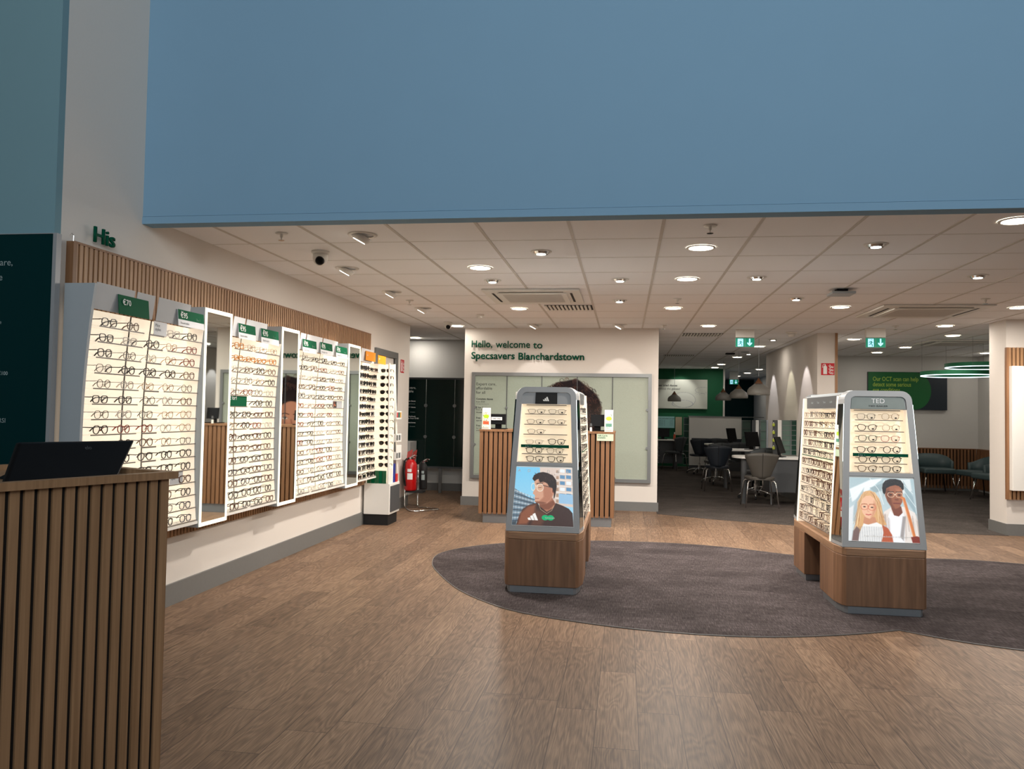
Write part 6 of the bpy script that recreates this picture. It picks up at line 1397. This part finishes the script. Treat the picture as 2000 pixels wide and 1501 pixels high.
t, W, H = wallthing('beige_panel', 'tall beige panel right of the turquoise price list', 'panel', 1319, 814, 1332, 849, 21.50, None); MB().box((0, 0, 0), (W, 0.05, H)).build('board', mat('beige_board', (170, 160, 136), 0.6), t)
cab('dark green shelf tower between the beige panel and partition', 1335, 1345.5, 20.9, m_gl, top=814, z0=0.1)
t, W, H = wallthing('wall_poster', 'white poster with clear lenses on the far green wall', 'poster', 1262, 742, 1381, 796, 21.54, None)
a = Art(160, 80, (214, 218, 208)); a.ell(0.62, 0.70, 0.19, 0.26, (226, 230, 222), 0.05); a.ell(0.62, 0.70, 0.19, 0.26, (120, 128, 140), 0.03, 0.8, ring=0.012); a.ell(0.60, 0.84, 0.17, 0.13, (110, 118, 150), 0.05, 0.7, ring=0.02); a.ell(0.93, 0.36, 0.12, 0.11, (140, 146, 150), 0.05, 0.8, ring=0.03); a.ell(0.92, 0.46, 0.11, 0.05, (140, 146, 150), 0.05, 0.6, ring=0.03)
X_ = t.location.x; Z_ = t.location.z
a.build('print', (X_, 21.535, Z_), (1, 0, 0), (0, 0, 1), W, H, 0, t); MB().box((-0.01, 0.0, -0.01), (W + 0.01, 0.05, H + 0.01)).build('frame', m_wplas, t)
px0 = ony(1323, 752, 21.5)
text('lettering', 'Ever tried glasses', 0.055, m_textd, (px0.x, 21.529, px0.z - 0.03), (1, 0, 0), (0, 0, 1), t, bold=0.02, align='RIGHT'); text('lettering', 'without the glasses?', 0.055, m_textd, (px0.x + 0.08, 21.529, px0.z - 0.12), (1, 0, 0), (0, 0, 1), t, align='RIGHT')
sbox('trim_4', (ony(1412, 760, 21.6).x, 21.56, 0), (ony(1415.5, 760, 21.6).x, 21.76, ZC), m_wplas)
a, b_ = ony(1418, 812, 27.3), ony(1472, 742, 27.3)
tag(MB().box((a.x - 0.1, 27.3, a.z - 0.8), (b_.x, 27.39, b_.z)).build('dark_green_board', m_dkgreen), 'dark green wall board at the far end of the corridor', 'sign')
# pendant lamps
def pendant(label, px, pyb, wpx, Y):
    p = ony(px, pyb, Y)
    key = 'pendant'
    if key not in PROTO:
        t = empty('pendant_lamp', '', 'pendant lamp'); PROTO[key] = t; r = 0.172
        pr = [(r, 0.004), (r * 1.02, 0.03), (r * 1.0, 0.075), (r * 0.86, 0.115), (r * 0.62, 0.145), (r * 0.38, 0.180)]
        q = MB(); n = 32; full = [(x, z) for x, z in pr] + [(x - 0.006, z - 0.004) for x, z in reversed(pr)]
        vs = [(x * math.cos(2 * PI * k / n), x * math.sin(2 * PI * k / n), z) for x, z in full for k in range(n)]; m_ = len(full)
        q.add(vs, [(i * n + k, i * n + (k + 1) % n, ((i + 1) % m_) * n + (k + 1) % n, ((i + 1) % m_) * n + k) for i in range(m_) for k in range(n)]); q.build('shade', mat('warm_grey_shade', (128, 126, 120), 0.45), t, smooth=True)
        q = MB(); q.lathe([(0.066, 0.1805), (0.045, 0.21), (0.018, 0.25), (0.006, 0.275)], 20); q.build('wooden_cap', m_pwood, t, smooth=True)
        q = MB(); q.lathe([(r * 0.95, 0.008), (r * 0.95, 0.012)], 28); q.build('diffuser', glow('pendant_diffuser', (255, 246, 230), 1.6), t)
        q = MB(); q.tube([(0, 0, 0.27), (0, 0, 0.80)], 0.004, 6); q.build('cord', m_lgrey, t)
        CH[t.name] = [(c, []) for c in kids(t)]
        t.location = p; t['label'] = label; t['group'] = 'pendant lamps over the consulting desks'
    else: t = dup(PROTO[key], p, 0, label, 'pendant lamps over the consulting desks')
    for c in kids(t):
        if c.name.startswith('cord'): c.scale = (1, 1, (ZC - 0.002 - p.z) / 0.80) if True else c.scale; c.location = (0, 0, 0)
    return t
pendant('grey pendant lamp with wooden cap, nearest and largest', 1481.5, 771, 41, 12.95); pendant('grey pendant lamp with wooden cap, second, left of the largest', 1442.5, 777.5, 34, 15.6); pendant('grey pendant lamp with wooden cap, in front of the green wall edge', 1412.5, 781.5, 29, 18.2); pendant('grey pendant lamp hanging alone in front of the lens poster', 1317, 783.5, 24, 20.9)

# ================================================================== SCAN ROOM
ztop = ony(1800, 873, 16.45).z
for nm, o_, r_, out, W, lab in (('a', (3.06, 16.5, 0.05), (1, 0, 0), (0, -1, 0), 3.74, 'oak slatted dado under the scan sign wall behind the tub chairs'), ('b', (6.85, 16.45, 0.05), (0, -1, 0), (-1, 0, 0), 5.6, 'oak slatted dado along the right wall of the scan room')):
    wd, bk = MB(), MB(); slats(wd, bk, o_, r_, (0, 0, 1), out, W, ztop - 0.08, 0.062, 0.036, 0.045)
    t = empty('slatted_dado', lab, 'wall panel', o_); reparent(wd.build('slats', m_slatdark), t); reparent(bk.build('backing', m_felt), t)
    e = MB(); R_ = Vector(r_); O_ = Vector(out); q0 = Vector(o_) + Vector((0, 0, ztop - 0.079)); e.slab(q0, q0 + R_ * W, q0 + R_ * W + Vector((0, 0, 0.02)), q0 + Vector((0, 0, 0.02)), O_ * 0.047); reparent(e.build('cap_rail', m_slatdark), t)
a, b_ = ony(1695, 801, 16.44), ony(1850, 727, 16.44); a.z = ony(1850, 801, 16.44).z
t = empty('scan_sign', 'dark navy and green sign reading Our OCT scan can help detect some serious eye conditions', 'sign', (a.x, 16.44, a.z)); W, H = b_.x - a.x, b_.z - a.z
MB().box((0, 0.001, 0), (W, 0.05, H)).build('board', mat('navy_board', (20, 34, 46), 0.5), t)
q = MB(); n = 18; pts = [(0.006, H - 0.006), (0.006, 0.006), (W * 0.60, 0.006)] + [(W * 0.60 + W * 0.20 * math.sin(PI * k / n), H * 0.5 - (H * 0.5 - 0.006) * math.cos(PI * k / n)) for k in range(1, n + 1)]
q.add([(x, -0.0005, z) for x, z in pts], [tuple(range(len(pts)))[::-1]]); q.build('green_shape', mat('mid_green', (10, 96, 44), 0.5), t)
text('lettering', 'Our OCT scan can help\ndetect some serious\neye conditions', 0.085, mat('lime_print', (150, 182, 70), 0.6), (a.x + 0.09, 16.4385, a.z + H - 0.18), (1, 0, 0), (0, 0, 1), t, width=ony(1792, 740, 16.44).x - ony(1703, 740, 16.44).x, gap=0.92, bold=0.015)
def ring(label, px0, px1, py, Y):
    a, b_ = ony(px0, py, Y), ony(px1, py, Y); r = (b_.x - a.x) / 2; c = (a + b_) / 2
    t = empty('ring_lamp', label, 'pendant lamp', c, group='ring lamps in the scan room')
    def tor(r0, r1, z0, z1, nm, m, n=64):
        vs = [(rr * math.cos(2 * PI * k / n), rr * math.sin(2 * PI * k / n), z) for rr, z in ((r0, z0), (r1, z0), (r1, z1), (r0, z1)) for k in range(n)]
        MB().add(vs, [(i * n + k, i * n + (k + 1) % n, ((i + 1) % 4) * n + (k + 1) % n, ((i + 1) % 4) * n + k) for i in range(4) for k in range(n)]).build(nm, m, t)
    tor(r - 0.035, r, 0.0, 0.06, 'ring_body', m_wallgreen); tor(r - 0.030, r - 0.005, -0.012, -0.0005, 'light_strip', glow('ring_light', (225, 245, 255), 2.2))
    for k in range(3): an = 2 * PI * k / 3 + 0.5; MB().tube([((r - 0.018) * math.cos(an), (r - 0.018) * math.sin(an), 0.06), ((r - 0.018) * math.cos(an), (r - 0.018) * math.sin(an), ZC - c.z - 0.001)], 0.0015, 4).build('cable', m_dgrey, t)
    return t
ring('lower green ring lamp with white light strip in the scan room', 1801, 1946, 733, 13.0); ring('upper green ring lamp, partly hidden by the right pillar', 1849, 1990, 717, 13.6)
def tub(label, loc, rot):
    if 'tub' not in PROTO:
        t = empty('tub_chair', '', 'chair'); PROTO['tub'] = t
        n = 22; vs = []
        for rr, zt0 in ((1.0, 0), (0.86, 0)):
            for lv in (0, 1):
                for k in range(n + 1):
                    a_ = PI * (1.18) * (k / n) - PI * 0.09; c, s = math.cos(a_), math.sin(a_)
                    x = 0.34 * rr * math.copysign(abs(c) ** 0.7, c); y = -0.05 - 0.27 * rr * (abs(s) ** 0.7 if s > 0 else s * 0.9)
                    z = 0.36 if lv == 0 else 0.60 + 0.13 * max(0, s) ** 0.8
                    vs.append((x, y, z))
        m_ = n + 1; fs = []
        for k in range(n):
            fs += [(k, k + 1, m_ + k + 1, m_ + k), (2 * m_ + k, 3 * m_ + k, 3 * m_ + k + 1, 2 * m_ + k + 1), (m_ + k, m_ + k + 1, 3 * m_ + k + 1, 3 * m_ + k), (k, 2 * m_ + k, 2 * m_ + k + 1, k + 1)]
        fs += [(0, m_, 3 * m_, 2 * m_), (n, 2 * m_ + n, 3 * m_ + n, m_ + n)]
        q = MB(); q.add(vs, fs); q.build('tub_back', m_teall, t, smooth=True)
        q = MB(); q.box((-0.285, -0.27, 0.37), (0.285, 0.27, 0.47)); q.build('seat', m_teall, t, bevel=0.03)
        for sx in (-1, 1):
            for sy in (-1, 1): MB().tube([(sx * 0.22, sy * 0.2, 0.372), (sx * 0.29, sy * 0.27, 0.0)], 0.011, 8).build('leg', m_chrome if sy > 0 else m_blackm, t, smooth=True)
        CH[t.name] = [(c, []) for c in kids(t)]; t.location = loc; t.rotation_euler = (0, 0, rot); t['label'] = label; t['group'] = 'tub chairs in the scan room'; return t
    return dup(PROTO['tub'], loc, rot, label, 'tub chairs in the scan room')
pA = ony(1826, 900, 15.95)
tub('grey-green tub chair facing the camera below the scan sign', (pA.x, 15.95, FC), PI); tub('grey-green tub chair facing left in the far right corner of the scan room', (6.38, 15.35, FC), PI / 2 + 0.12); tub('grey-green tub chair in front of the corner one', (6.32, 14.55, FC), PI / 2 + 0.15); tub('tub chair mostly hidden behind the right pillar', (6.32, 13.8, FC), PI / 2)
# grey divider pillar panel with slats on the right
a = ony(1966, 678, 10.30); b_ = ony(1966, 975, 10.30)
wd, bk = MB(), MB(); slats(wd, bk, (a.x + 0.026, 10.35, b_.z), (1, 0, 0), (0, 0, 1), (0, -1, 0), 1.6, a.z - b_.z, 0.046, 0.028, 0.045)
t = empty('slatted_wall_panel', 'oak slatted panel on the wall at the right edge of the picture', 'wall panel', (a.x, 10.35, b_.z)); reparent(wd.build('slats', m_slat), t); reparent(bk.build('backing', m_felt), t)
reparent(MB().box((a.x, 10.302, b_.z), (a.x + 0.024, 10.3495, a.z)).build('edge_trim', m_slatdark), t)
c = ony(1977, 714, 10.22); d_ = ony(1977, 958, 10.22)
tag(MB().box((c.x, 10.22, d_.z), (c.x + 1.2, 10.302, c.z)).build('display_board', m_wplas, bevel=0.004), 'tall white display panel mounted on the slats at the right edge', 'display')
